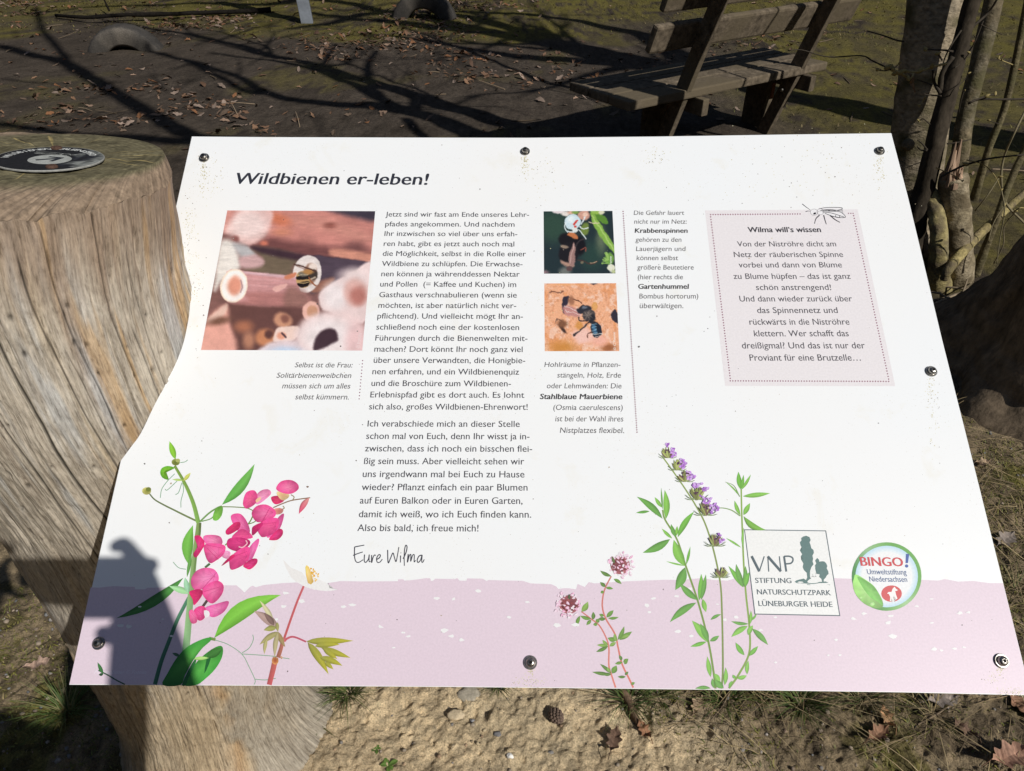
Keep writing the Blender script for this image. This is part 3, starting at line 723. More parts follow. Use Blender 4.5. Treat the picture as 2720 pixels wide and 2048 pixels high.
A.line(P((545, 560), (540, 640), (520, 760), (505, 870)), 6, (96, 112, 64), (120, 150, 90), 4)
A.line(P((533, 560), (505, 450), (470, 360), (435, 290), (385, 205)), 12, (136, 182, 92), (128, 158, 74), 7)
lf(A, cA, (390, 165), (353, 52), 42, (126, 184, 54)); A.ell(*cA(392, 182), 11, 9, (140, 150, 76), (104, 116, 52)).ell(*cA(405, 172), 6, 5, (176, 182, 110)); lf(A, cA, (440, 300), (485, 248), 26, (188, 194, 96)); lf(A, cA, (440, 295), (370, 290), 16, (170, 196, 110))
A.poly(P((380, 214), (340, 206), (305, 220), (295, 250), (310, 280), (342, 292), (346, 280), (325, 265), (320, 245), (335, 232), (378, 224)), (96, 164, 44), (140, 196, 66), 3)
A.line(P((540, 556), (600, 500), (650, 468), (680, 456)), 4.4, (118, 158, 90)).line(P((552, 552), (610, 535), (640, 505)), 3, (118, 158, 90)).line(P((680, 460), (760, 462), (840, 470), (885, 495), (900, 530), (880, 556), (830, 572)), 2.6, (120, 138, 78))
lf(A, cA, (680, 448), (884, 193), 72, (92, 166, 72), 0.06, (112, 178, 84)); A.poly(P((685, 462), (650, 465), (628, 500), (624, 540), (650, 546), (678, 515)), (112, 176, 70), (132, 190, 86), 3)
lf(A, cA, (472, 820), (500, 575), 78, (108, 172, 72), -0.08); lf(A, cA, (462, 900), (492, 740), 24, (96, 150, 74)); lf(A, cA, (440, 903), (22, 1155), 70, (74, 140, 62), -0.06, (60, 116, 56)); lf(A, cA, (485, 1000), (350, 955), 46, (156, 206, 150)); lf(A, cA, (470, 1000), (450, 900), 40, (150, 196, 160))
lf(A, cA, (632, 1278), (1048, 1010), 118, (112, 182, 62), -0.10, (132, 196, 74))
A.line(P((600, 1280), (640, 1288)), 8, (120, 150, 80))
A.poly(P((440, 1572), (470, 1500), (530, 1420), (600, 1360), (660, 1328), (686, 1340), (680, 1400), (640, 1470), (580, 1530), (520, 1572)), (66, 150, 60), (96, 182, 80), 3)
A.poly(P((570, 1500), (582, 1420), (600, 1365), (622, 1352), (600, 1440)), (40, 104, 52), None, 2).poly(P((430, 1572), (470, 1480), (510, 1412), (520, 1425), (470, 1530), (455, 1572)), (52, 120, 62), None, 2)
lf(A, cA, (500, 1408), (600, 1402), 26, (166, 206, 120)); lf(A, cA, (585, 1400), (685, 1340), 60, (58, 112, 48))
A.poly(P((310, 1572), (340, 1500), (400, 1400), (470, 1330), (560, 1285), (612, 1276), (606, 1300), (560, 1340), (500, 1420), (450, 1510), (420, 1572)), (60, 138, 56), (96, 176, 76), 3)
lf(A, cA, (420, 1392), (370, 1372), 22, (60, 100, 70)); A.line(P((-90, 1480), (-30, 1510), (20, 1540), (75, 1568)), 3.4, (50, 90, 66)); lf(A, cA, (-60, 1505), (-95, 1430), 26, (60, 110, 60)); lf(A, cA, (-60, 1505), (-88, 1508), 20, (40, 70, 46))
# blossoms
K1, K2, K3, K4 = (226, 74, 140), (240, 128, 176), (206, 44, 104), (190, 46, 110)
def pet(q, c=K1, c2=K2, s=4):
    A.poly(P(*q), c, c2, s)
    Qp = crom(np.array(P(*q)), 3, True); cc = Qp.mean(0); b0 = cc + (Qp[len(Qp) // 2] - cc) * .75
    dk = np.asarray(c, float) * .55 + np.asarray(c2, float) * .33
    for i in range(1, len(Qp), 3):
        e = b0 + (Qp[i] - b0) * .86
        if np.linalg.norm(e - b0) > 6: A.line([b0, (b0 + e) / 2 + (cc - (b0 + e) / 2) * .12, e], .9, dk, w2=.35)
A.line(P((1000, 466), (1060, 440), (1120, 420), (1230, 404)), 3, (140, 110, 86)).line(P((1120, 420), (1130, 400), (1110, 385)), 2.4, (150, 130, 90)).line(P((1040, 480), (1068, 470), (1060, 455)), 2.4, (150, 130, 90)).line(P((700, 700), (770, 640), (850, 560), (880, 500)), 3.4, (120, 150, 84)).line(P((575, 840), (605, 815)), 6, (80, 110, 70)).line(P((555, 1090), (588, 1045)), 7, (90, 70, 70))
A.leaf(cA(1226, 402), cA(1160, 505), 17, (206, 150, 140), 0.05, (214, 70, 110)); A.poly(P((1005, 475), (1040, 468), (1064, 480), (1050, 503), (1015, 508)), (214, 150, 140), (200, 120, 110), 3)
pet([(988, 400), (1030, 392), (1072, 405), (1060, 430), (1020, 446), (996, 432)], K3, (220, 80, 110)); A.poly(P((1020, 375), (1050, 362), (1100, 385), (1085, 412), (1050, 418)), (226, 200, 150), (220, 170, 130), 3)
pet([(1018, 345), (1050, 302), (1110, 294), (1152, 318), (1156, 352), (1110, 380), (1050, 372)], K1, (246, 140, 180))
pet([(880, 412), (920, 362), (968, 352), (987, 378), (945, 420), (900, 446)], (238, 130, 178), (246, 164, 200)); pet([(812, 430), (832, 372), (880, 358), (902, 392), (890, 440), (840, 472), (818, 460)], K1, (238, 104, 150)); A.poly(P((890, 420), (915, 400), (925, 410), (900, 436)), (240, 200, 160), None, 2)
pet([(1038, 520), (1068, 508), (1045, 590), (1000, 640), (962, 652), (980, 600)], (222, 80, 150), (240, 130, 180)); pet([(975, 660), (1030, 602), (1058, 605), (1058, 636), (1030, 665), (995, 670)], K3, K1)
pet([(866, 505), (895, 458), (955, 447), (1010, 480), (1012, 520), (960, 545), (900, 556)], K1, K2); pet([(898, 580), (960, 540), (1020, 530), (1036, 562), (1010, 622), (945, 650), (918, 638)], K1, (236, 96, 150)); pet([(875, 640), (935, 575), (925, 560), (880, 580), (868, 600)], K4, K3)
pet([(736, 520), (790, 503), (832, 545), (856, 612), (830, 645), (770, 600)], (222, 80, 148), (238, 124, 176)); pet([(706, 608), (760, 560), (795, 560), (785, 600), (720, 636)], K3, (214, 60, 110)); pet([(742, 652), (800, 600), (850, 620), (872, 655), (800, 662)], K1, (236, 90, 146))
pet([(905, 660), (910, 690), (868, 790), (838, 800), (850, 720)], (224, 90, 158), (240, 130, 184)); pet([(815, 826), (865, 788), (900, 786), (898, 815), (860, 850), (832, 845)], K3, K1); pet([(722, 662), (790, 652), (850, 668), (852, 700), (790, 740), (718, 715)], K4, K1)
pet([(735, 775), (800, 720), (848, 712), (856, 752), (830, 812), (745, 855), (728, 815)], K1, (232, 84, 146)); pet([(680, 830), (758, 775), (748, 758), (712, 790)], K3, (200, 40, 96)); pet([(682, 770), (700, 735), (735, 745), (720, 785)], (236, 150, 190), (244, 170, 204)); A.line(P((785, 710), (810, 714), (838, 690), (830, 670)), 3, (244, 190, 200))
pet([(568, 645), (620, 636), (672, 648), (684, 690), (640, 710), (580, 690)], (232, 100, 160), (244, 150, 190)); pet([(572, 700), (640, 690), (702, 706), (690, 760), (640, 800), (608, 812), (582, 775)], K1, K2); pet([(510, 648), (545, 642), (574, 690), (550, 740), (520, 778), (503, 755), (528, 710)], K3, K1)
pet([(488, 925), (515, 868), (570, 842), (630, 850), (660, 890), (652, 935), (580, 970), (510, 975)], (234, 96, 160), (246, 150, 196)); pet([(558, 985), (600, 940), (655, 922), (692, 952), (680, 1010), (625, 1064), (580, 1035)], K1, K2); pet([(478, 992), (530, 975), (560, 985), (555, 1020), (510, 1074), (500, 1040)], K3, (214, 60, 112))
pet([(578, 1092), (650, 1066), (724, 1050), (700, 1110), (640, 1148), (600, 1138)], (226, 92, 160), (240, 140, 190)); pet([(508, 1108), (545, 1080), (580, 1092), (575, 1150), (545, 1172), (520, 1150)], (224, 66, 130), (236, 100, 160)); pet([(476, 1118), (500, 1104), (528, 1150), (522, 1184), (490, 1184)], (232, 96, 150), (238, 124, 170)); A.poly(P((570, 1108), (600, 1112), (605, 1140), (578, 1152)), (240, 236, 238), None, 2)
for a, b in [((590, 700), (690, 720)), ((590, 720), (660, 790)), ((560, 975), (650, 870)), ((570, 990), (670, 960)), ((920, 570), (1020, 560)), ((930, 560), (980, 470)), ((760, 770), (840, 740))]:
    A.line(P(a, b), 1.2, (206, 60, 126))
A.done('sweet_pea_print')
# ---- printed anemone with red stem
A = Art(6)
A.poly(P((1060, 790), (1110, 840), (1180, 870), (1210, 930), (1170, 938), (1110, 900)), (236, 234, 232), None, 2).poly(P((1160, 936), (1230, 900), (1290, 915), (1345, 945), (1350, 968), (1402, 976), (1330, 986), (1230, 970)), (238, 237, 236), None, 2)
rb = random.Random(3)
for i in range(46):
    a, r = rb.uniform(-2.4, 1.9), rb.uniform(8, 42)
    A.line(P((1222, 905), (1222 + 6, 905 - 4)), 1.0, (232, 190, 100)) if i < 2 else A.ell(*cA(1240 + r * math.cos(a), 888 + r * 1.15 * math.sin(a)), rb.uniform(1.6, 3.0), rb.uniform(1.4, 2.4), rb.choice([(238, 190, 92), (244, 206, 120), (226, 170, 70)]), n=7)
A.poly(P((1200, 838), (1222, 835), (1250, 930), (1216, 936)), (238, 196, 104), (244, 214, 150), 2)
RD = (204, 104, 110)
A.line(P((1190, 955), (1150, 1050), (1110, 1160), (1067, 1285)), 5.4, RD, (196, 96, 96), 6).line(P((1068, 1300), (1090, 1280), (1130, 1272), (1205, 1302)), 6, RD, (190, 90, 110), 4.5)
A.line(P((1060, 1275), (1052, 1330), (1030, 1400)), 9, (192, 120, 110), (170, 110, 90), 11).line(P((1015, 1400), (1000, 1470), (975, 1570)), 15, (196, 112, 98), (198, 96, 100), 13).ell(*cA(1012, 1420), 9, 10, (206, 150, 90), (170, 84, 60))
for a, b, w in [((1205, 1300), (1500, 1296), 52), ((1260, 1330), (1415, 1320), 40), ((1300, 1340), (1482, 1402), 46), ((1215, 1305), (1345, 1505), 56), ((1290, 1400), (1432, 1452), 46), ((1310, 1340), (1400, 1410), 40), ((1320, 1430), (1375, 1475), 30)]:
    lf(A, cA, a, b, w, (146, 146, 70), rb.uniform(-.05, .05), (178, 172, 50), 0.75)
for a, b, w, c in [((1030, 1215), (880, 1110), 66, (166, 140, 132)), ((1000, 1180), (915, 1045), 34, (196, 190, 150)), ((1005, 1200), (940, 1120), 40, (120, 96, 90)), ((1020, 1215), (940, 1230), 40, (150, 150, 84)), ((1035, 1240), (915, 1320), 40, (158, 150, 100)), ((960, 1280), (945, 1380), 26, (170, 164, 110)), ((1030, 1240), (1075, 1335), 36, (150, 130, 90)), ((1025, 1180), (1030, 1240), 26, (150, 146, 90)), ((1030, 1240), (1010, 1400), 34, (170, 160, 120)), ((1045, 1400), (1060, 1400), 20, (190, 150, 120))]:
    lf(A, cA, a, b, w, c, 0.04, None, 0.8)
A.done('anemone_print')
# ---- printed thyme
A = Art(6)
Q = lambda *q: [cB(*t) for t in q]
ST = (226, 150, 134)
A.line(Q((525, 893), (490, 960), (473, 1020), (470, 1090), (492, 1160), (548, 1255), (568, 1340), (592, 1440), (640, 1540), (662, 1588)), 3.8, (206, 128, 120), (222, 130, 116), 5)
A.line(Q((338, 1113), (400, 1160), (450, 1200), (492, 1275), (510, 1340), (510, 1450), (530, 1520), (552, 1588)), 3.4, (206, 128, 120), (224, 136, 120), 4.6)
for a, b, w in [((525, 893), (455, 858), 26), ((540, 910), (590, 942), 24), ((490, 960), (455, 930), 26), ((490, 965), (538, 972), 20), ((478, 985), (458, 998), 22), ((400, 1160), (330, 1140), 26), ((340, 1115), (380, 1052), 40), ((330, 1140), (308, 1208), 26), ((400, 1165), (370, 1198), 24), ((410, 1165), (412, 1115), 28), ((430, 1180), (450, 1160), 30), ((440, 1190), (412, 1195), 24),
                ((490, 1160), (442, 1160), 26), ((495, 1150), (540, 1105), 30), ((505, 1155), (572, 1148), 20), ((480, 1140), (450, 1130), 22), ((560, 1290), (502, 1278), 34), ((565, 1290), (606, 1205), 28), ((575, 1290), (655, 1238), 34), ((590, 1280), (640, 1262), 26), ((560, 1300), (545, 1250), 24), ((505, 1330), (435, 1322), 24), ((505, 1330), (430, 1365), 26), ((505, 1325), (470, 1290), 22), ((515, 1330), (555, 1305), 26),
                ((595, 1430), (548, 1440), 22), ((590, 1420), (575, 1385), 22), ((600, 1430), (632, 1408), 26), ((605, 1440), (628, 1425), 18), ((525, 1500), (455, 1440), 24), ((520, 1505), (405, 1490), 26), ((530, 1500), (558, 1450), 40), ((520, 1490), (500, 1460), 22), ((525, 1505), (470, 1505), 24), ((615, 1520), (565, 1520), 20), ((610, 1510), (632, 1488), 18), ((650, 1570), (672, 1555), 20)]:
    lf(A, cB, a, b, w, rb.choice([(104, 142, 66), (126, 160, 80), (92, 126, 62)]), rb.uniform(-.08, .08))
for cx_, cy_, r in ((580, 825, 82), (262, 1070, 84)):
    A.ell(*cB(cx_, cy_), r / 3.2, r / 3.4, (170, 106, 110), (120, 58, 66))
    for i in range(74):
        a, q = rb.random() * 6.283, r * math.sqrt(rb.random()) * 1.02
        x, y = cx_ + q * math.cos(a), cy_ + q * 0.9 * math.sin(a)
        c = rb.choice([(238, 190, 208), (246, 214, 224), (232, 170, 196), (240, 200, 214)]) if q > r * .35 or rb.random() < .45 else rb.choice([(132, 62, 66), (150, 84, 82), (120, 70, 66)])
        A.leaf(cB(x, y), cB(x + rb.uniform(-26, 26), y + rb.uniform(-24, 24)), rb.uniform(5, 9), c)
    for i in range(9):
        a = rb.random() * 6.283
        A.ell(*cB(cx_ + r * .5 * math.cos(a), cy_ + r * .45 * math.sin(a)), 3.2, 2.6, (112, 52, 54), n=7)
lf(A, cB, (545, 815), (530, 770), 18, (92, 110, 66)); lf(A, cB, (262, 1040), (265, 1005), 18, (80, 92, 62))
A.done('thyme_print')
# ---- printed hyssop
A = Art(6)
HS = (128, 158, 76)
A.line(Q((1335, 350), (1339, 520), (1350, 800), (1364, 1000), (1385, 1200), (1385, 1370), (1320, 1505), (1258, 1592)), 4, (142, 176, 84), (130, 160, 76), 6)
A.line(Q((845, 480), (860, 540), (935, 665), (990, 830), (1068, 1060), (1130, 1300), (1164, 1500), (1175, 1594)), 4, HS, (120, 150, 74), 6)
A.line(Q((838, 140), (900, 225), (980, 340), (1050, 450), (1112, 570), (1165, 740), (1205, 940), (1215, 1120), (1220, 1350), (1220, 1500), (1212, 1594)), 3.4, (150, 170, 96), (120, 140, 76), 5.4)
for i, (a, b, w) in enumerate([((845, 535), (683, 397), 46), ((765, 488), (678, 498), 20), ((865, 538), (858, 355), 46), ((842, 465), (796, 400), 26), ((845, 480), (836, 340), 12), ((940, 650), (1042, 490), 42), ((905, 658), (840, 596), 22), ((892, 662), (721, 747), 54), ((985, 830), (915, 665), 66), ((930, 650), (898, 568), 30), ((932, 640), (936, 580), 22), ((985, 838), (924, 980), 66), ((985, 828), (866, 800), 12), ((992, 822), (1018, 708), 18),
        ((1065, 1042), (950, 936), 46), ((1072, 1045), (1086, 878), 38), ((1085, 1042), (1115, 882), 34), ((1055, 1058), (890, 1180), 50), ((1095, 1035), (1116, 1118), 34), ((1125, 1305), (1028, 1170), 56), ((1130, 1300), (1080, 1188), 44), ((1118, 1302), (1018, 1332), 28), ((1140, 1298), (1198, 1264), 30), ((1145, 1522), (1124, 1394), 34), ((1165, 1500), (1205, 1555), 40),
        ((1332, 352), (1318, 242), 34), ((1337, 352), (1350, 262), 20), ((1335, 355), (1395, 260), 20), ((1345, 395), (1516, 376), 34), ((1326, 398), (1236, 305), 10), ((1330, 512), (1294, 422), 26), ((1350, 512), (1390, 438), 34), ((1335, 715), (1240, 655), 14), ((1350, 720), (1352, 590), 16), ((1345, 962), (1256, 830), 34), ((1350, 962), (1304, 818), 40), ((1354, 960), (1362, 830), 32), ((1362, 960), (1386, 868), 34), ((1380, 1190), (1272, 1174), 24),
        ((1376, 1204), (1274, 1272), 40), ((1404, 1220), (1502, 1322), 40), ((1378, 1260), (1408, 1200), 34), ((1390, 1192), (1396, 1108), 22), ((1395, 1170), (1432, 1126), 14), ((1355, 1386), (1300, 1306), 34), ((1385, 1390), (1440, 1330), 30), ((1372, 1505), (1380, 1420), 28), ((1310, 1530), (1370, 1512), 30), ((1300, 1532), (1282, 1508), 22), ((1145, 1592), (1048, 1594), 26), ((1225, 1592), (1170, 1540), 46), ((1232, 1572), (1238, 1462), 30), ((1165, 1590), (1155, 1530), 26), ((1260, 1590), (1280, 1545), 20), ((1145, 1165), (1210, 1130), 22)]):
    lf(A, cB, a, b, w, rb.choice([(106, 168, 66), (122, 178, 76), (98, 152, 70)]), rb.uniform(-.07, .07))
A.leaf(cB(1350, 520), cB(1488, 604), 18, (112, 164, 66), 0.14); A.line(Q((1330, 518), (1270, 480), (1200, 468), (1140, 490)), 3, (140, 170, 110), w2=2); A.line(Q((1326, 398), (1290, 330), (1236, 306)), 2.4, (150, 176, 130), w2=1)
for cx_, cy_, s_, fl in ((876, 118, 1.0, 9), (936, 195, 1.0, 9), (984, 265, 1.05, 8), (1058, 372, 1.25, 10), (1112, 470, 1.25, 12), (1172, 665, 1.15, 4), (1206, 865, 1.0, 0)):
    for k in (-1, 1):
        for dy in (8, 26): A.line(Q((cx_ + 2 * k, cy_ + 28 * s_ + dy * .2), (cx_ + k * 34 * s_, cy_ + 26 * s_ + dy * .5), (cx_ + k * 58 * s_, cy_ + (4 + dy) * s_)), 3.2, (150, 168, 120), (112, 130, 92), 1)
    for i in range(15):
        a = rb.uniform(-2.9, -.2)
        A.leaf(cB(cx_ + rb.uniform(-8, 8), cy_ + 40 * s_), cB(cx_ + 44 * s_ * math.cos(a) + rb.uniform(-6, 6), cy_ + 46 * s_ * math.sin(a) + 14), rb.uniform(5, 8), rb.choice([(138, 148, 84), (112, 116, 66), (164, 172, 104), (108, 82, 74)]))
    for i in range(fl):
        a, q = rb.uniform(-1.9, .9), rb.uniform(24, 58) * s_
        x, y = cx_ + q * math.cos(a), cy_ + 4 + q * .8 * math.sin(a)
        for j in range(3):
            A.leaf(cB(x, y), cB(x + rb.uniform(-24, 24), y + rb.uniform(-22, 20)), rb.uniform(6, 9), rb.choice([(168, 112, 196), (186, 138, 212), (150, 96, 178), (196, 160, 220)]))
    for i in range(5 if fl else 2): A.ell(*cB(cx_ + rb.uniform(-18, 26), cy_ + rb.uniform(-22, 10)), 2.8, 2.4, (84, 52, 78), n=6)
A.done('hyssop_print')

# ---- two foundation emblems
A = Art(40)
L = lambda *q: [cL(*t) for t in q]
TE, TE2 = (96, 126, 124), (84, 100, 108)
A.poly(L((145, 103), (1004, 115), (1153, 1014), (253, 997)), TE2).poly(L((153, 112), (995, 124), (1141, 1003), (262, 987)), (240, 241, 239))
A.poly(L((795, 170), (830, 185), (842, 215), (830, 240), (842, 270), (848, 300), (872, 320), (876, 350), (860, 380), (868, 410), (862, 440), (872, 470), (850, 500), (838, 535), (834, 560), (836, 605), (845, 640), (870, 648), (780, 660), (805, 610), (800, 560), (770, 530), (758, 500), (765, 460), (743, 425), (757, 405), (738, 385), (752, 365), (728, 325), (752, 318), (745, 290), (733, 265), (728, 238), (745, 220), (741, 195), (765, 178)), TE)
A.poly(L((910, 403), (930, 422), (932, 442), (962, 438), (985, 440), (1005, 460), (1017, 488), (1010, 512), (1027, 545), (1030, 570), (1010, 590), (1000, 610), (980, 630), (978, 660), (962, 655), (955, 625), (930, 602), (936, 575), (895, 572), (888, 540), (880, 510), (888, 480), (900, 462), (888, 430)), TE)
A.poly(L((672, 655), (690, 640), (720, 630), (770, 620), (800, 640), (930, 655), (1000, 650), (1030, 665), (930, 668), (870, 678), (790, 672), (700, 668)), TE).poly(L((808, 650), (840, 622), (885, 615), (925, 632), (930, 655), (880, 668), (820, 664)), (238, 240, 238), None, 3).poly(L((700, 660), (720, 650), (755, 652), (768, 662), (730, 667)), (238, 240, 238)).poly(L((800, 680), (840, 682), (838, 688), (805, 687)), TE).poly(L((1010, 682), (1048, 684), (1045, 690)), TE)
A.poly(L((878, 487), (890, 495), (888, 515), (895, 545), (892, 580), (905, 570), (930, 575), (925, 605), (905, 600), (888, 585), (880, 605), (868, 580), (860, 575), (848, 605), (840, 600), (838, 560), (858, 520), (868, 508)), (238, 240, 238))
for w, k in (([(222, 384), (303, 545)], 7), ([(303, 545), (355, 386)], 3.2), ([(402, 547), (392, 387)], 3.2), ([(392, 387), (530, 545)], 7), ([(530, 545), (513, 386)], 3.2), ([(586, 547), (562, 386)], 5.4)):
    A.line(L(*w), k, TE2)
A.line(L((562, 387), (615, 386), (650, 402), (655, 432), (632, 460), (576, 466)), 4.2, TE2)
emb = A.done('emblem_plate')
text_lines('emblem_text', [('STIFTUNG', 2007, 1548.6, 2102.5, 1549.2), ('NATURSCHUTZPARK', 2011.4, 1579, 2207.6, 1581.6), ('LÜNEBURGER HEIDE', 2015.2, 1609.8, 2211.6, 1612.6)], (13.4, 14), TE2, bold=0.008, k=95, parent=emb, caps=True)
A = Art(40)
cx_, cy_ = 2355, 1531.5
n = 48; an = np.linspace(0, 2 * np.pi, n, endpoint=False)
def annulus(r0, r1, fn):
    Pp = np.concatenate([np.column_stack([cx_ + r * np.cos(an), cy_ + r * .985 * np.sin(an)]) for r in (r0, r1)])
    A._put(Pp, [(i, (i + 1) % n, n + (i + 1) % n, n + i) for i in range(n)], np.array([fn(a, k) for k in (0, 1) for a in an]))
annulus(80, 92.5, lambda a, k: np.array((222, 238, 214)) + (np.array((110, 172, 88)) - np.array((222, 238, 214))) * np.clip(0.5 + 0.75 * abs(math.cos((a - 2.5) )) , 0.3, 1) + (np.array((-28, -24, -10)) * max(0, math.cos(a - 2.9)) * 1.3))
annulus(66, 83, lambda a, k: (190, 222, 240) if k else (236, 242, 244)); A.ell(cx_, cy_, 68, 66, (240, 242, 243))
A.poly(L((1315, 575), (1400, 620), (1500, 692), (1560, 780), (1598, 860), (1592, 925), (1500, 925), (1400, 880), (1318, 790), (1284, 690), (1295, 620)), (148, 206, 110), (176, 222, 140), 3).poly(L((1330, 600), (1420, 640), (1510, 710), (1565, 800), (1596, 900), (1540, 860), (1460, 810), (1380, 700)), (120, 190, 92), (140, 204, 108), 3)
A.ell(*cL(1485, 885), 7, 5.5, (150, 210, 120), (200, 234, 170)).ell(*cL(1370, 825), 5, 4, (150, 206, 116), (190, 228, 160))
A.ell(*cL(1690, 778), 27.5, 22, (212, 88, 90))
A.poly(L((1722, 706), (1735, 725), (1756, 740), (1745, 749), (1728, 750), (1736, 785), (1752, 830), (1738, 838), (1722, 812), (1706, 802), (1716, 866), (1702, 866), (1691, 812), (1686, 860), (1673, 856), (1676, 812), (1662, 782), (1643, 776), (1660, 760), (1690, 760), (1700, 728)), (246, 244, 242))
A.poly(L((1840, 362), (1876, 360), (1862, 458), (1836, 458)), (70, 96, 168)).ell(*cL(1848, 488), 4.6, 4.4, (70, 96, 168))
emb2 = A.done('round_emblem')
text_lines('emblem_text', [('BINGO', 2287.3, 1503, 2399.5, 1504.6)], 23, (208, 74, 80), bold=0.028, k=90, parent=emb2, caps=True)
text_lines('emblem_text', [('Umweltstiftung', 2304, 1525.6, 2408.4, 1526.6), ('Niedersachsen', 2310, 1545, 2410, 1546)], (13.5, 13.5), (84, 108, 152), k=90, parent=emb2)

# ---- weathering on the face: grime under the screws and loose specks
A = Art(3)
SCREWS = [(543, 420, 13.5), (1395, 403, 12.5), (2336, 402, 13), (2473, 987, 15), (2659, 1756, 19), (1409, 1760, 18), (263, 1709, 16.5)]
rb = random.Random(21)
def speck(x, y, r, c):
    k = rb.randint(4, 6); a0 = rb.random() * 6
    A.poly([(x + r * rb.uniform(.6, 1.3) * math.cos(a0 + 6.283 * i / k), y + r * rb.uniform(.5, 1.1) * math.sin(a0 + 6.283 * i / k)) for i in range(k)], c); A.k -= 1
OC = [(212, 206, 160), (220, 214, 178), (204, 196, 150), (196, 184, 144), (224, 218, 190)]
for (x, y, r) in SCREWS[:6]:
    for i in range(70 if y < 600 else 40):
        q = abs(rb.gauss(0, 1)); speck(x + rb.gauss(-q * 3 if x < 700 else 0, 4 + q * 3), y + r + q * (38 if y < 1200 else 12) - 3, rb.uniform(.7, 2.0), rb.choice(OC))
for (x, y, sx, sy, n_) in [(505, 620, 10, 60, 130), (520, 760, 10, 30, 60), (560, 480, 16, 30, 60), (1440, 470, 24, 40, 60), (1405, 1812, 26, 6, 90), (2690, 1838, 22, 5, 120), (2640, 1806, 16, 10, 60), (2480, 1080, 8, 60, 60), (1740, 420, 16, 14, 50), (2060, 470, 120, 60, 80), (2200, 430, 100, 50, 70), (1450, 830, 30, 90, 40), (480, 760, 6, 60, 60)]:
    for i in range(n_): speck(x + rb.gauss(0, sx), y + rb.gauss(0, sy), rb.uniform(.6, 1.7), rb.choice(OC) if rb.random() < .8 else (120, 112, 100))
for i in range(300):
    t = rb.random(); y = 380 + 1400 * rb.random(); x = 470 - (y - 540) * .22 + rb.random() * (1900 + (y - 400) * .46)
    if 400 < x < 2640: speck(x, y, abs(rb.gauss(0, .8)) + .5, rb.choice([(92, 86, 84), (128, 122, 116), (160, 152, 146), (176, 160, 134)]))
for x, y, r, c in [(1697, 921, 3, (60, 52, 52)), (2400, 1477, 3.4, (50, 44, 44)), (817, 1293, 4, (120, 90, 70)), (384, 1232, 2.4, (40, 36, 36)), (905, 920, 2.6, (60, 48, 46)), (2333, 1124, 2, (60, 60, 60)), (1745, 840, 2.2, (90, 80, 80)), (1870, 880, 1.6, (80, 80, 80)), (764, 1783, 2.4, (70, 60, 60))]: speck(x, y, r, c)
A.done('dirt_specks')['kind'] = 'stuff'

# ---- screws with washers
M_STEEL, nt_, b_ = mat_new('steel', 0.32, 0.5, 1.0)
nt_.links.new(ramp(nt_, noise_node(nt_, 300, 3, 0.6, texco(nt_)).outputs[0], [(0.3, (0.16, 0.15, 0.13)), (0.7, (0.42, 0.40, 0.37))]).outputs[0], b_.inputs['Base Color'])
M_SOCK, _, b_ = mat_new('socket_dark', 0.8, 0.1); b_.inputs['Base Color'].default_value = (0.012, 0.011, 0.01, 1)
for x, y, r in SCREWS:
    lx, ly = bl(x, y); r_ = abs(bl(x + r, y)[0] - lx)
    c = np.array([lx, ly, 0.0])
    mb = MB().lathe(c, (0, 0, 1), [(r_ * 1.0, 0.0004), (r_ * 1.0, 0.0016), (r_ * .93, 0.0022), (r_ * .74, 0.0022)], 28)
    w = bpart('washer', mb.verts(), mb.F, M_STEEL, mb.cols(), smooth=False)
    h_ = r_ * .72
    mb = MB().lathe(c, (0, 0, 1), [(h_, 0.0018), (h_, 0.0034), (h_ * .86, 0.0052), (h_ * .62, 0.0064), (h_ * .42, 0.0067)], 28)
    s_ = bpart('screw', mb.verts(), mb.F, M_STEEL, mb.cols(), smooth=False)
    st = []
    for i in range(12):
        a = 2 * math.pi * i / 12; q = h_ * (.44 if i % 2 == 0 else .28)
        st.append((lx + q * math.cos(a), ly + q * math.sin(a), 0.00685))
    bpart('socket', [(lx, ly, 0.00685)] + st, [(0, i + 1, (i + 1) % 12 + 1) for i in range(12)], M_SOCK, parent=s_)
# ---- what carries the board on its far side
M_OLDWOOD = geo_mat('weathered_planks', 0.85, 0.15, 22, (0.55, 1.35), 0.4, 0.003, (1, 1, 1))
mb = MB()
pc = BO + BU * 0.74 + BUP * -0.045 - BN * 0.012
mb.box((pc[0], pc[1], pc[2] / 2 - 0.03), (0.05, 0, 0), (0, 0.05, 0), (0, 0, pc[2] / 2 - 0.01), 0.006, (0.16, 0.13, 0.1))
mb.part(board, 'support_post', M_OLDWOOD)
mb = MB()
for dy in (-0.06, -0.42):
    c = BO + BU * 0.55 + BUP * dy - BN * 0.030
    mb.box(c, BU * 0.42, BUP * 0.03, BN * 0.02, 0.003, (0.16, 0.13, 0.1))
mb.part(board, 'batten', M_OLDWOOD)

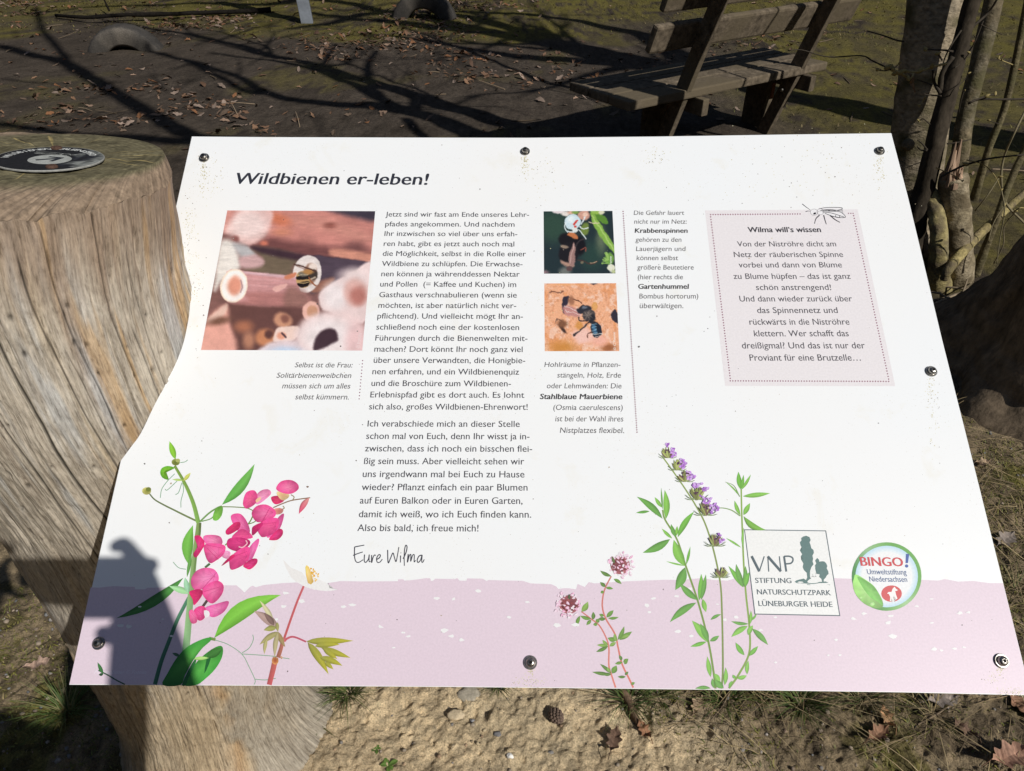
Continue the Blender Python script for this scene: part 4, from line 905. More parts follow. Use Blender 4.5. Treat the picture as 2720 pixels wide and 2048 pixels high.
# ================================================================== the thick log
def log_mat():
    m, nt, b = mat_new('bare_weathered_log', 0.82, 0.18)
    at = N(nt, 'ShaderNodeAttribute', attribute_name='Grain')
    def gv(sc):
        q = N(nt, 'ShaderNodeMapping'); q.inputs['Scale'].default_value = sc; nt.links.new(at.outputs['Vector'], q.inputs[0]); return q.outputs[0]
    v = gv((1, 1, 0.085))
    n1 = noise_node(nt, 330, 7, 0.68, v, 0.05)
    n2 = noise_node(nt, 330, 5, 0.65, gv((1, 1, .30)))
    v3 = gv((1, 1, 0.35))
    n3 = noise_node(nt, 46, 6, 0.72, v3, 0.9)
    r1 = ramp(nt, n1.outputs[0], [(0.30, (0.40, 0.37, 0.34)), (0.44, (0.88, 0.87, 0.86)), (0.68, (1.28, 1.27, 1.25))])
    r2 = ramp(nt, n2.outputs[0], [(0.30, (0.60, .58, .56)), (0.42, (.93,) * 3), (0.7, (1.2,) * 3)])
    r3 = ramp(nt, n3.outputs[0], [(0.3, (0.74, 0.71, 0.68)), (0.62, (1.14,) * 3)])
    c = mixrgb(nt, vcol(nt), r1.outputs[0], 1.0, 'MULTIPLY')
    c = mixrgb(nt, c, r2.outputs[0], 1.0, 'MULTIPLY')
    c = mixrgb(nt, c, r3.outputs[0], 1.0, 'MULTIPLY')
    nt.links.new(c, b.inputs['Base Color'])
    p = bump(nt, b, n1.outputs[0], 0.5, 0.0028)
    p = bump(nt, b, n2.outputs[0], 0.35, 0.0015, p)
    bump(nt, b, n3.outputs[0], 0.4, 0.004, p)
    return m
M_LOG = log_mat()
zk = np.array([-0.12, 0, .4, .75, .95, 1.08, 1.16, 1.2])
kx = np.array([-.649, -.6482, -.6108, -.5842, -.5861, -.5944, -.598, -.592])
ky = np.array([.881, .8793, .858, .8237, .7929, .799, .815, .832])
kr = np.array([.185, .1678, .1774, .1745, .1692, .1772, .189, .2])
zd = np.linspace(-0.12, 1.2, 265)
ker = np.exp(-0.5 * (np.arange(-14, 15) / 6.0) ** 2); ker /= ker.sum()
def smooth1(k):
    a = np.interp(zd, zk, k); p = np.concatenate([np.full(14, a[0]), a, np.full(14, a[-1])])
    return np.convolve(p, ker, 'valid')
sx, sy, sr = smooth1(kx), smooth1(ky), smooth1(kr)
TILT = (-.075, -.108)
def ctr(z): return np.interp(z, zd, sx), np.interp(z, zd, sy), np.interp(z, zd, sr)
NT, NZ = 1000, 430
# more columns on the near side
tt = np.linspace(0, 1, NT, endpoint=False)
th = 2 * np.pi * tt + 0.62 * np.sin(2 * np.pi * tt)                    # dense about pi before shifting
th = th + (-0.93 - np.pi)                                              # dense side turned to the viewer
CH_C = np.array([-.592, .832, 1.2005])
s_ = np.linspace(0, 1, NZ)
TH_, S_ = np.meshgrid(th, s_)
zt = CH_C[2] + TILT[0] * .2 * np.cos(TH_) + TILT[1] * .2 * np.sin(TH_)
Z = -0.1 + (zt + 0.1) * S_
X0, Y0, R0 = ctr(np.clip(Z, -.1, 1.2))
# roots spread at the foot, mostly to the right
flare = np.exp(-np.maximum(Z, 0) / 0.07) * (0.018 + 0.05 * np.maximum(0, np.cos(TH_ + 0.35)) ** 2 + 0.02 * np.maximum(0, np.cos(TH_ + 1.5)) ** 4) * (1 + 0.4 * vnoise(TH_ * 2.2, Z * 4, 0, 3))
gx, gy = np.cos(TH_), np.sin(TH_)
lng = fbm(gx * 3.2, gy * 3.2, Z * 1.6, 4, 5) * 0.0016 + fbm(gx * 16, gy * 16, Z * 2.2, 4, 9) * 0.0010 + fbm(gx * 46, gy * 46, Z * 4.5, 3, 12) * 0.0009
bump_ = np.maximum(0, fbm(gx * 7, gy * 7, Z * 9, 4, 41) - 0.15) * 0.006
pit = -np.maximum(0, vnoise(gx * 22, gy * 22, Z * 14, 77) - 0.62) * 0.016
# drying cracks
crack = np.zeros_like(Z); cd = np.zeros_like(Z)
rc = random.Random(4)
cracks = [(-1.40, 1.19, .45, 1.0), (-1.18, 1.2, .30, 1.3), (-1.62, 1.2, .7, .8), (-.98, 1.18, .8, .7), (-.85, 1.2, .9, .6), (-1.9, 1.2, .9, .7), (-2.15, 1.1, .6, .8), (-.62, 1.2, .95, .6), (-.40, 1.15, .9, .5)] + \
         [(rc.uniform(-2.4, 0.3), rc.uniform(.3, 1.15), 0, rc.uniform(.3, .6)) for _ in range(26)]
for i, (a0, z1, z0, w) in enumerate(cracks):
    if z0 == 0: z0 = z1 - rc.uniform(.08, .3)
    path = a0 + 0.05 * fbm(Z * 3.0, i * 7.3, 0, 3, 60 + i) + (1.2 - Z) * 0.10
    fade = sstep(z0, z0 + .06, Z) * (1 - sstep(z1 - .01, z1 + .005, Z))
    d = np.abs((TH_ - path + np.pi) % (2 * np.pi) - np.pi) * R0
    g = np.exp(-(d / (0.00075 * (0.5 + w))) ** 2) * fade
    crack = np.maximum(crack, g * min(1, .45 + w * .5)); cd = np.maximum(cd, g * 0.0025 * w)
edgeS = sstep(.90, 1.0, S_)
RR = R0 + flare + lng * (1 - .75 * edgeS) + bump_ * (1 - edgeS) + pit - cd - .007 * sstep(.945, 1.0, S_) ** 2
# knots and worm holes
holes = np.zeros_like(Z)
for _ in range(130):
    a0, z0, q = rc.uniform(-2.5, 0.1), rc.uniform(.35, 1.15), rc.uniform(.0010, .0024)
    d = np.hypot(((TH_ - a0 + np.pi) % (2 * np.pi) - np.pi) * R0, (Z - z0) * rc.uniform(.5, .9))
    holes = np.maximum(holes, np.exp(-(d / q) ** 2))
RR -= holes * 0.003
V = np.column_stack([(X0 + RR * gx).ravel(), (Y0 + RR * gy).ravel(), (Z + 0.004 * fbm(gx * 9, gy * 9, 0, 3, 8) * S_ ** 30).ravel()])
# colours of the bare wood
base = np.array([0.450, 0.395, 0.320]) * np.ones(Z.shape + (1,))
def mixc(C, col, a): return C * (1 - a[..., None]) + np.asarray(col) * a[..., None]
g1 = sstep(-0.2, 0.45, fbm(gx * 3.4, gy * 3.4, Z * 2.0, 4, 101))
base = mixc(base, (0.50, 0.465, 0.415), g1 * 0.9)
base = mixc(base, (0.56, 0.44, 0.28), sstep(0.12, 0.6, fbm(gx * 6.5, gy * 6.5, Z * 2.2, 4, 120)) * sstep(-1.3, -.7, TH_) * 0.85)
base = mixc(base, (0.30, 0.22, 0.16), sstep(0.22, 0.7, fbm(gx * 8, gy * 8, Z * 2.4, 4, 131)) * 0.65)
base = mixc(base, (0.45, 0.46, 0.46), sstep(0.35, 0.75, fbm(gx * 7, gy * 7, Z * 3.0, 4, 140)) * 0.6)
base = mixc(base, (0.28, 0.205, 0.145), sstep(0.90, 0.985, S_ + .02 * fbm(gx * 14, gy * 14, Z * 3, 3, 150)) * .85)
base = mixc(base, (0.47, 0.29, 0.12), sstep(0.35, .8, fbm(gx * 12, gy * 12, Z * 4, 3, 171)) * sstep(.75, .9, Z) * sstep(-1.2, -.7, TH_) * .6)
low = 1 - sstep(0.25, 0.62, Z)
base = mixc(base, (0.42, 0.325, 0.205), low * .8)
mud = (1 - sstep(.10, .50, Z + .16 * fbm(gx * 4, gy * 4, Z * 7, 4, 181))) * sstep(-.98, -.84, TH_ + .12 * fbm(gx * 3, gy * 3, Z * 12, 4, 190))
edge = np.exp(-((TH_ + .93 + .16 * fbm(gx * 2, gy * 2, Z * 9, 3, 191)) / .07) ** 2) * low
base = mixc(base, (0.38, 0.22, 0.10), edge * .5)
base = mixc(base, (0.34, 0.30, 0.24), mud)
RR2 = mud * .005
base = base * np.array((.96, .975, .99)) * (1 - 0.88 * crack[..., None]) * (1 - .8 * holes[..., None])
V[:, 0] += (RR2 * gx).ravel(); V[:, 1] += (RR2 * gy).ravel()
i = (np.arange(NZ - 1)[:, None] * NT + np.arange(NT)[None, :])
j = (np.arange(NZ - 1)[:, None] * NT + (np.arange(NT)[None, :] + 1) % NT)
F = np.stack([i, j, j + NT, i + NT], -1).reshape(-1, 4)
log = thing('log', 'thick bare weathered log standing upright at the left end of the board', 'log', (-.63, .86, 0))
tr_o = part(log, 'trunk', V, F, M_LOG, True, base.reshape(-1, 3))
ga = tr_o.data.attributes.new('Grain', 'FLOAT_VECTOR', 'POINT')
tw = TH_ + .10 * (1.2 - Z) + .02 * fbm(Z * 2.5, TH_ * 1.5, 0, 3, 77)
ga.data.foreach_set('vector', np.column_stack([(.2 * np.cos(tw)).ravel(), (.2 * np.sin(tw)).ravel(), Z.ravel()]).astype(np.float32).ravel())
# sawn end with a worn rim
TOP_C = np.array([-.528, .848, 1.2147]); TOP_R = .112
rim = V[(NZ - 1) * NT:]
NRr = 46
q = np.linspace(0, 1, NRr)
inner = np.column_stack([TOP_C[0] + TOP_R * np.cos(th), TOP_C[1] + TOP_R * np.sin(th), TOP_C[2] + TILT[0] * TOP_R * np.cos(th) + TILT[1] * TOP_R * np.sin(th)])
Vt, Ct = [], []
gold = np.array((0.160, 0.140, 0.082))
for k in range(NRr):
    if k < 14:
        t = k / 13.0; te = 1 - (1 - t) ** 1.5 * 1.0
        Q = rim * (1 - t) + inner * t
        Q = Q + np.array([0, 0, 1]) * (np.sin(np.pi * t) * .0035 + (fbm(gx[0] * 18, gy[0] * 18, t * 2, 3, 210) * .0016 * np.sin(np.pi * min(1, t + .15)))[:, None] - 0)
        c = np.array((0.27, 0.20, 0.14)) * (1 - sstep(.55, 1.0, t)) + gold * sstep(.55, 1.0, t)
        c = c * (0.72 + .5 * (0.5 + .5 * fbm(gx[0] * 60, gy[0] * 60, t, 3, 220)))[:, None]
        c = c * (1 - .8 * np.maximum(0, crack[NZ - 2]) * (1 - t * .7))[:, None]
    else:
        t = (k - 13) / (NRr - 14.0)
        Q = inner * (1 - t) + TOP_C * t
        rr_ = np.hypot(Q[:, 0] - TOP_C[0], Q[:, 1] - TOP_C[1])
        Q = Q + np.array([0, 0, 1]) * (fbm(Q[:, 0] * 60, Q[:, 1] * 60, 0, 3, 230) * .0012)[:, None]
        ringc = 0.85 + .18 * np.sin(rr_ * 900 + 3 * fbm(Q[:, 0] * 20, Q[:, 1] * 20, 0, 2, 231))
        rad = vnoise(np.cos(th) * 40, np.sin(th) * 40, rr_ * 12, 233)
        c = gold * ringc[:, None] * (1 + .25 * fbm(Q[:, 0] * 50, Q[:, 1] * 50, 0, 3, 234))[:, None]
        c = mixc(c, (0.36, 0.28, 0.12), sstep(.66, .85, rad) * .9)
        c = c * (1 - .75 * sstep(.75, .9, -rad) * (rr_ > .05))[:, None]
    Vt.append(Q); Ct.append(np.broadcast_to(c, (NT, 3)))
Vt, Ct = np.concatenate(Vt), np.concatenate(Ct)
i = (np.arange(NRr - 1)[:, None] * NT + np.arange(NT)[None, :]); j = (np.arange(NRr - 1)[:, None] * NT + (np.arange(NT)[None, :] + 1) % NT)
M_END = geo_mat('sawn_end', 0.85, 0.15, 130, (0.55, 1.4), 0.6, 0.003)
part(log, 'sawn_end', Vt, np.stack([i, j, j + NT, i + NT], -1).reshape(-1, 4), M_END, True, Ct)

# ---- round dark plaque screwed to the sawn end
TN = np.array([-TILT[0], -TILT[1], 1.0]); TN /= np.linalg.norm(TN)
PX = np.array([1, 0, TILT[0]]); PX -= TN * (PX @ TN); PX /= np.linalg.norm(PX)
PYv = np.cross(TN, PX)
d_ = ray(134, 430); PC = CAMP + d_ * (((TOP_C - CAMP) @ TN) / (d_ @ TN)) + TN * 0.0018
PM = Matrix(((PX[0], PYv[0], TN[0], PC[0]), (PX[1], PYv[1], TN[1], PC[1]), (PX[2], PYv[2], TN[2], PC[2]), (0, 0, 0, 1)))
plq = thing('plaque', 'round dark metal plaque with an arrow, screwed on top of the log', 'plaque', mat=PM)
def ppart(name, V, F, mat, cols=None, parent=None):
    o = link(name, make_mesh(name, V, F, mat, False, cols), parent or plq); WM[o.name] = PM; return o
PR = .0545
M_PLQ = geo_mat('dark_enamel', 0.6, 0.15, 240, (0.75, 1.25), 0.08, 0.001)
# disc, worn pale on the right
nr, na = 24, 72
an = np.linspace(0, 2 * np.pi, na, endpoint=False)
Vd = [(0, 0, .0025)]; Cd = [(0.022, 0.024, 0.034)]
for k in range(1, nr + 1):
    r = PR * k / nr
    for a in an:
        x, y = r * math.cos(a), r * math.sin(a)
        wv = float(sstep(.42, 1.0, x / PR * 1.05 + y / PR * .1 + .34 * fbm(x * 90, y * 90, 0, 4, 5)))
        dk = float(sstep(.1, .5, fbm(x * 260, y * 260, 0, 3, 8)))
        c = np.array((0.013, 0.014, 0.022)) * (1 - wv) + np.array((0.26, 0.27, 0.25)) * wv * (1 - .6 * dk)
        Vd.append((x, y, .0025)); Cd.append(np.maximum(c, .02))
Fd = [(0, 1 + i, 1 + (i + 1) % na) for i in range(na)] + [(1 + k * na + i, 1 + (k + 1) * na + i, 1 + (k + 1) * na + (i + 1) % na, 1 + k * na + (i + 1) % na) for k in range(nr - 1) for i in range(na)]
ppart('disc_face', Vd, Fd, M_PLQ, Cd)
mb = MB().lathe((0, 0, 0), (0, 0, 1), [(PR * .98, .0004), (PR * 1.008, .0006), (PR * 1.012, .0018), (PR * .998, .0026), (PR * .988, .00245)], 72, (0.30, 0.30, 0.28))
ppart('rim', mb.verts(), mb.F, M_PLQ, mb.cols())
PALE = (0.40, 0.41, 0.38)
k_ = [0]
def pl(name, polys, col):
    mb = MB()
    for q_ in polys:
        bm = bmesh.new(); bm.faces.new([bm.verts.new((x, y, 0)) for x, y in q_]); bm.verts.index_update()
        bmesh.ops.triangulate(bm, faces=bm.faces[:])
        mb.add([(v.co.x, v.co.y, .0026 + k_[0] * 5e-5) for v in bm.verts], [[v.index for v in f.verts] for f in bm.faces], col); bm.free()
    k_[0] += 1
    return ppart(name, mb.verts(), mb.F, M_PLQ, mb.cols())
ci = lambda cx, cy, r, n=40: [(cx + r * math.cos(2 * math.pi * i / n), cy + r * math.sin(2 * math.pi * i / n)) for i in range(n)]
pl('badge_disc', [ci(.0035, -.006, .0215)], PALE)
def bar(a, b, w):
    a, b = np.array(a), np.array(b); d = (b - a) / np.linalg.norm(b - a); n = np.array([-d[1], d[0]]) * w / 2
    return [tuple(a + n), tuple(a - n), tuple(b - n), tuple(b + n)]
tip = np.array([.0115, .002])
pl('arrow', [bar((-.0085, -.0125), tip - (.002, .0015), .0048)], (0.03, 0.032, 0.04)); pl('arrow', [bar((-.003, .0045), tip + (.001, .0015), .0044)], (0.03, 0.032, 0.04)); pl('arrow', [bar((.0085, -.0135), tip + (.0005, .003), .0044)], (0.03, 0.032, 0.04))
mb = MB()
def arc_text(txt, a0, a1, r, h):
    for i, chh in enumerate(txt):
        if chh == ' ': continue
        Vg, Fg = glyphs(chh, 0.02)
        a = a0 + (a1 - a0) * i / (len(txt) - 1)
        Vg = Vg - np.array([(Vg[:, 0].min() + Vg[:, 0].max()) / 2, 0, 0])
        Vg = Vg * h / 0.727
        ex, ey = np.array([math.sin(a), -math.cos(a)]), np.array([math.cos(a), math.sin(a)])
        xy = np.outer(Vg[:, 0], ex) + np.outer(Vg[:, 1] + r, ey)
        mb.add(np.column_stack([xy, np.full(len(xy), .00275)]), Fg, (.62, .63, .60))
arc_text('WILDBIENEN', R_(190), R_(120), .0400, .0078)
arc_text('ERLEBNISPFAD', R_(101), R_(36), .0400, .0078)
ppart('plaque_lettering', mb.verts(), mb.F, M_PLQ, mb.cols())
def outl(pts, w=.0008, closed=False):
    Pp = crom(pts, 5, closed)
    if closed: Pp = np.concatenate([Pp, Pp[:1]])
    return [bar(Pp[i], Pp[i + 1], w) for i in range(len(Pp) - 1) if np.linalg.norm(Pp[i + 1] - Pp[i]) > 1e-6]
wings = outl([(-.026, .021), (-.012, .024), (.004, .022), (.0, .018), (-.014, .0175)], closed=True) + outl([(-.025, .0155), (-.012, .0175), (.004, .018), (-.002, .0145), (-.014, .0135)], closed=True) + \
    outl([(.004, .0215), (.009, .023), (.013, .0205), (.01, .017), (.005, .0165)], closed=True) + outl([(.013, .021), (.017, .022), (.018, .019), (.014, .0175)], closed=True) + outl([(.018, .0215), (.021, .027)]) + outl([(.018, .021), (.024, .023)]) + outl([(.006, .0165), (.003, .0145)]) + outl([(.01, .0165), (.011, .0145)])
pl('insect_outline', wings, PALE)
M_RUST = geo_mat('rusty_iron', 0.85, 0.2, 300, (0.5, 1.5), 0.4, 0.001)
for x, y in ((-.0145, .043), (.022, -.037)):
    mb = MB().lathe((x, y, 0), (0, 0, 1), [(.0062, .0026), (.006, .0040), (.0045, .0052), (.002, .0056)], 20, (0.085, 0.048, 0.034))
    ppart('rusty_screw', mb.verts(), mb.F, M_RUST, mb.cols())
# ================================================================== the bench seen from behind
BE = np.array([.829, .559, 0]); BB = np.array([.559, -.829, 0]); ZV = np.array([0, 0, 1.0])
BF = np.array([1.692, 4.863, 0])                                   # foot of the right-hand post, near edge
bench = thing('park_bench', 'old grey wooden bench with slatted back, seen from behind beyond the board', 'bench', BF)
LEAN = 0.353
up_ = ZV + BB * LEAN; up_ /= np.linalg.norm(up_)
bk = np.cross(up_, BE); bk = bk if bk @ BB > 0 else -bk            # away from the planks, towards the viewer
def bcol(a): return np.array((0.140, 0.112, 0.080)) * a
def plank(name, c, e, u, n, col, bev=.007):
    mb = MB().box(c, e, u, n, bev, col)
    return mb.part(bench, name, M_PLANK)
M_PLANK = geo_mat('greyed_bench_wood', 0.9, 0.10, 30, (0.35, 1.55), 0.7, 0.006, (1, 1, 1), ((0.13, 0.105, 0.07), 3.0))
for t in (0.0, -0.959):
    # post: a deep plank, narrow edge towards the viewer
    a = BF + BE * (t - .02) - bk * .042
    c = a + up_ * (.48)
    plank('post', c, BE * .019, up_ * .60, bk * .042, bcol(.95), .005)
for z0, z1, w in ((.632, .775, 0), (.83, .975, 0), (1.01, 1.15, 0)):
    zc = (z0 + z1) / 2
    c = BF + ZV * zc + BB * (LEAN * zc) - bk * (.082 + .021) + BE * (-1.30 + .36) / 2
    plank('back_plank', c, BE * (1.30 + .36) / 2, up_ * (z1 - z0) / 2, bk * .021, bcol(1.0), .014)
seat0 = np.array([.609, 3.943, .45])
for k in range(3):
    c = seat0 + BE * .815 - BB * (.085 + .172 * k) - ZV * .024
    plank('seat_plank', c, BE * .815, BB * .082, ZV * .024, bcol(1.0), .009)
for t in (0.06, -0.86):
    o = BF + BE * (t - .03)
    base = np.array([o[0], o[1], 0]) - BB * .20
    # thick leg under the seat with a rusty angle iron, and a bearer from it to the post
    plank('leg', base + ZV * .19 + BB * .03, BE * .035, ZV * .215, BB * .085, bcol(.72), .006)
    plank('seat_bearer', base + ZV * .355 + BB * .13, BE * .024, ZV * .045, BB * .28, bcol(.8), .005)
    mb = MB().box(base + ZV * .28 + BB * (.03 + .087) + BE * .018, BE * .016, ZV * .075, BB * .003, .001, (0.20, 0.075, 0.04))
    mb.part(bench, 'angle_iron', M_RUST)
    nb = BF + BE * (t - .105) + ZV * .30 + BB * (LEAN * .30 - .05)
    MB().lathe(nb, -BE, [(.013, 0), (.013, .006), (.009, .012), (.004, .014)], 16, (.35, .35, .34)).part(bench, 'bolt', M_STEEL)

# ================================================================== half-buried tyres
M_TYRE = geo_mat('dusty_rubber', 0.8, 0.25, 90, (0.6, 1.4), 0.3, 0.003)
def tyre(px, py, R, zc, yaw, label, dust):
    g = gnd(px, py)
    t = thing('half_buried_tyre', label, 'tyre', g, 'old tyres half buried in the ground')
    ax = np.array([math.sin(yaw), -math.cos(yaw), 0]); rt = np.array([math.cos(yaw), math.sin(yaw), 0])
    prof = [(-.085, .52), (-.095, .58), (-.105, .74), (-.108, .84), (-.100, .93), (-.085, .975), (-.05, .995), (0, 1.0), (.05, .995), (.085, .975), (.100, .93), (.108, .84), (.105, .74), (.095, .58), (.085, .52), (.06, .56), (.0, .58), (-.06, .56)]
    na = 96; nP = len(prof)
    V, C = [], []
    for i in range(na):
        a = 2 * math.pi * i / na
        d = rt * math.cos(a) + ZV * math.sin(a)
        for (h, r) in prof:
            lug = (.988 if (i % 3 == 0) and r > .96 else 1.0)
            V.append(g + ZV * zc + d * (R * r * lug) + ax * -h)
            k = dust * (0.75 + .5 * fbm(math.cos(a) * 3, math.sin(a) * 3, h * 20, 3, 7)) * (1.0 if r < .95 else .42)
            C.append(np.array((.020, .020, .021)) + np.array((.120, .102, .080)) * k)
    F = [(i * nP + j, i * nP + (j + 1) % nP, ((i + 1) % na) * nP + (j + 1) % nP, ((i + 1) % na) * nP + j) for i in range(na) for j in range(nP)]
    F = [f[::-1] for f in F]
    part(t, 'tyre_casing', V, F, M_TYRE, True, np.array(C))
    return t
tyre(335, 130, .36, -.145, R_(8), 'old tyre half buried in the leafy ground at the left', .9)
tyre(1128, 50, .37, -.08, R_(-6), 'old tyre half buried at the top, between the grey post and the bench', .75)

# ================================================================== pale grey post at the top
gp = gnd(812, 59)
mb = MB().box(gp + np.array([-.03, 0, .75]), (.062, .012, 0), (-.012, .062, 0), (-.05, 0, .80), .006, (.20, .22, .25))
M_GREY = geo_mat('grey_painted_post', 0.5, 0.4, 40, (.85, 1.12), .1, .001)
post = thing('grey_post', 'pale grey square post standing in the ground at the top edge', 'post', gp)
mb.part(post, 'shaft', M_GREY)
# ================================================================== trees at the right
M_BARK = geo_mat('smooth_grey_bark', 0.9, 0.10, 44, (0.40, 1.50), 0.9, 0.010, (1, 1, 1.6), ((0.10, 0.09, 0.045), 6.0), 8)
M_DBARK = geo_mat('dark_bark', 0.9, 0.1, 40, (0.45, 1.5), 0.7, 0.006, (1, 1, .5))
M_PALE = geo_mat('pale_bark', 0.9, 0.10, 56, (0.40, 1.4), 0.9, 0.008, (1, 1, 1.5), ((0.15, 0.12, 0.075), 11.0), 8)
M_TWIG = geo_mat('twig_bark', 0.8, 0.2, 90, (0.7, 1.3), 0.2, 0.001)
M_SPLINT = geo_mat('torn_wood', 0.85, 0.15, 60, (0.5, 1.4), 0.7, 0.004, (1, 1, .12))
FWD = RC @ np.array([0, 0, 1.0])
def depth(P): return (np.asarray(P) - CAMP) @ FWD
def stem_from_px(pts, grow, seed, base_flare=1.0, h=5.0, lean=(0, 0)):
    """pts: (x, y, distance ahead, width in px) from foot upwards; continues beyond the frame to height h"""
    P, R = [], []
    for i, (x, y, Y, w) in enumerate(pts):
        p = gnd(x, y, -0.03) if Y is None else at_depth(x, y, Y)
        P.append(p); R.append(w / 2 * depth(p) / F_PX)
    P, R = np.array(P), np.array(R)
    d = P[-1] - P[-2]; d /= np.linalg.norm(d)
    p, r = P[-1].copy(), R[-1]
    ext, er = [], []
    rr = np.random.default_rng(seed)
    n = max(2, int((h - p[2]) / .4)); r0 = r
    for k in range(n):
        d = d + np.array([lean[0], lean[1], .18]) * .25 + rr.normal(0, .035, 3); d /= np.linalg.norm(d)
        p = p + d * .42; ext.append(p.copy()); er.append(r0 * (1 - (k + 1) / (n + .6)) ** .8)
    P = np.concatenate([P, ext]); R = np.concatenate([R, er])
    Q = crom(P, 8); RQ = np.interp(np.linspace(0, 1, len(Q)), np.linspace(0, 1, len(R)), R)
    hgt = Q[:, 2]
    RQ = RQ * (1 + (base_flare - 1) * np.exp(-np.maximum(hgt, 0) / .12))
    return Q, RQ
def trunk(parent, name, Q, RQ, mat, col, seed, n=26, rough=.10, patches=None):
    m = MB().tube(Q, RQ, n, True, col, rough, seed)
    V = m.verts(); C = np.array(m.cols(), float)
    C = C * (1 + .28 * fbm(V[:, 0] * 9, V[:, 1] * 9, V[:, 2] * 5, 4, seed + 3))[:, None]
    if patches is not None:
        a = sstep(.18, .5, fbm(V[:, 0] * 14, V[:, 1] * 14, V[:, 2] * 10, 3, seed + 9))
        C = mixc(C, patches, a * .7)
    return part(parent, name, V, m.F, mat, True, C)
def twig(parent, pts, w, Y, col, buds=0, name='twig', w2=None):
    P = np.array([at_depth(x, y, Y + .02 * math.sin(i * 2.1 + x)) for i, (x, y) in enumerate(pts)])
    Q = crom(P, 6) if len(P) > 2 else P
    r = w / 2 * depth(P[0]) / F_PX
    m = MB().tube(Q, np.linspace(r, r * (w2 if w2 is not None else .55), len(Q)), 7, True, col, .15, 3)
    for k in range(buds):
        i = int((k + 1) / buds * (len(Q) - 1)); o = Q[i]; s = r * 1.9
        m.lathe(o, (RNG.normal(), RNG.normal(), .6), [(s * .3, -s), (s, 0), (s * .75, s * 1.2), (s * .15, s * 2.4)], 7, (.30, .24, .10))
    return m.part(parent, name, M_TWIG, True)
def bare_crown(parent, Q, RQ, seed, n, z0, L=1.6, mat=None, col=(.12, .11, .09)):
    rr = np.random.default_rng(seed)
    m = MB()
    ok = np.where(Q[:, 2] > z0)[0]
    for k in range(n):
        i = rr.choice(ok); p = Q[i].copy(); r = max(.006, RQ[i] * .45)
        a = rr.uniform(0, 2 * np.pi); d = np.array([math.cos(a), math.sin(a), rr.uniform(.2, .9)]); d /= np.linalg.norm(d)
        pts = [p]; l = L * rr.uniform(.5, 1.1)
        for s_ in range(6):
            d = d + rr.normal(0, .16, 3) + np.array([0, 0, .06]); d /= np.linalg.norm(d); p = p + d * l / 6; pts.append(p.copy())
            if s_ > 1:
                d2 = d + rr.normal(0, .6, 3); d2 /= np.linalg.norm(d2)
                m.tube([p, p + d2 * l * .18, p + d2 * l * .32 + rr.normal(0, .03, 3)], [r * .4, r * .25, r * .1], 5, True, col)
        m.tube(pts, np.linspace(r, r * .2, 7), 7, True, col, .1, k)
    return m.part(parent, 'crown', mat or M_DBARK, True)

# thick beech behind the right end of the board
t = thing('beech_tree', 'thickest upright grey beech trunk beyond the right top corner of the board', 'tree', gnd(2400, 690))
Q, RQ = stem_from_px([(2400, 690, None, 165), (2418, 520, 3.12, 140), (2440, 350, 3.15, 136), (2466, 160, 3.19, 136), (2486, 0, 3.24, 138)], 0, 31, 1.25, 6.5, (-.10, -.04))
trunk(t, 'trunk', Q, RQ, M_BARK, (.30, .245, .17), 31, 36, .05, (.27, .23, .17))
m = MB()
for x, y, Y, s in ((2412, 385, 3.04, .024), (2470, 170, 3.12, .02)):
    m = MB(); o = at_depth(x, y, Y); m.lathe(o, (-.35, -.8, .1), [(s, -.03), (s * 1.05, 0), (s * .8, .014), (s * .3, .016)], 14, (.20, .16, .11)); m.part(t, 'branch_stub', M_BARK, True)
bare_crown(t, Q, RQ, 5, 16, 3.2, 1.8)

# dark slanting stem in front of it, with budding twigs
t = thing('dark_stem_tree', 'dark slanting stem in front of the beech with budding twigs on its left', 'tree', gnd(2392, 725))
Q, RQ = stem_from_px([(2392, 725, None, 80), (2425, 610, 2.9, 58), (2458, 490, 2.92, 50), (2492, 350, 2.95, 48), (2530, 200, 3.0, 44), (2562, 80, 3.03, 42), (2583, 0, 3.05, 42)], 0, 33, 1.2, 5.6, (.03, .04))
trunk(t, 'trunk', Q, RQ, M_DBARK, (.050, .040, .029), 33, 20, .12)
bare_crown(t, Q, RQ, 6, 10, 2.6, 1.3)
DT, YT = (.045, .036, .026), (.34, .27, .12)
twig(t, [(2531, 150), (2503, 193), (2496, 240)], 12, 2.9, DT, 0, w2=1.2); twig(t, [(2498, 248), (2482, 220), (2478, 187)], 10, 2.88, DT, 0)
twig(t, [(2553, 81), (2528, 118), (2509, 156), (2502, 190)], 5, 2.92, DT, 0); twig(t, [(2531, 137), (2503, 133), (2459, 132)], 6, 2.9, DT, 1); twig(t, [(2503, 160), (2495, 148), (2488, 143)], 5, 2.88, DT, 1)
twig(t, [(2475, 226), (2455, 218), (2437, 212)], 4.5, 2.86, DT, 0); twig(t, [(2500, 255), (2475, 253), (2454, 250)], 4.5, 2.87, DT, 0)
twig(t, [(2515, 168), (2475, 178), (2440, 190), (2400, 190), (2375, 196)], 7, 2.84, YT, 4); twig(t, [(2414, 207), (2390, 194), (2371, 184), (2355, 180)], 7, 2.83, YT, 3); twig(t, [(2425, 195), (2422, 205), (2414, 210)], 6, 2.83, YT, 1)
twig(t, [(2366, 184), (2350, 188), (2330, 186)], 4, 2.83, DT, 1); twig(t, [(2359, 181), (2318, 162), (2287, 148), (2200, 151), (2131, 133), (2098, 134)], 4.2, 2.85, DT, 0); twig(t, [(2372, 184), (2382, 175), (2388, 168)], 3, 2.83, DT, 1)
twig(t, [(2459, 256), (2450, 270), (2443, 280)], 4, 2.84, YT, 1); twig(t, [(2400, 110), (2378, 106), (2345, 94), (2302, 82)], 5, 2.95, DT, 0)
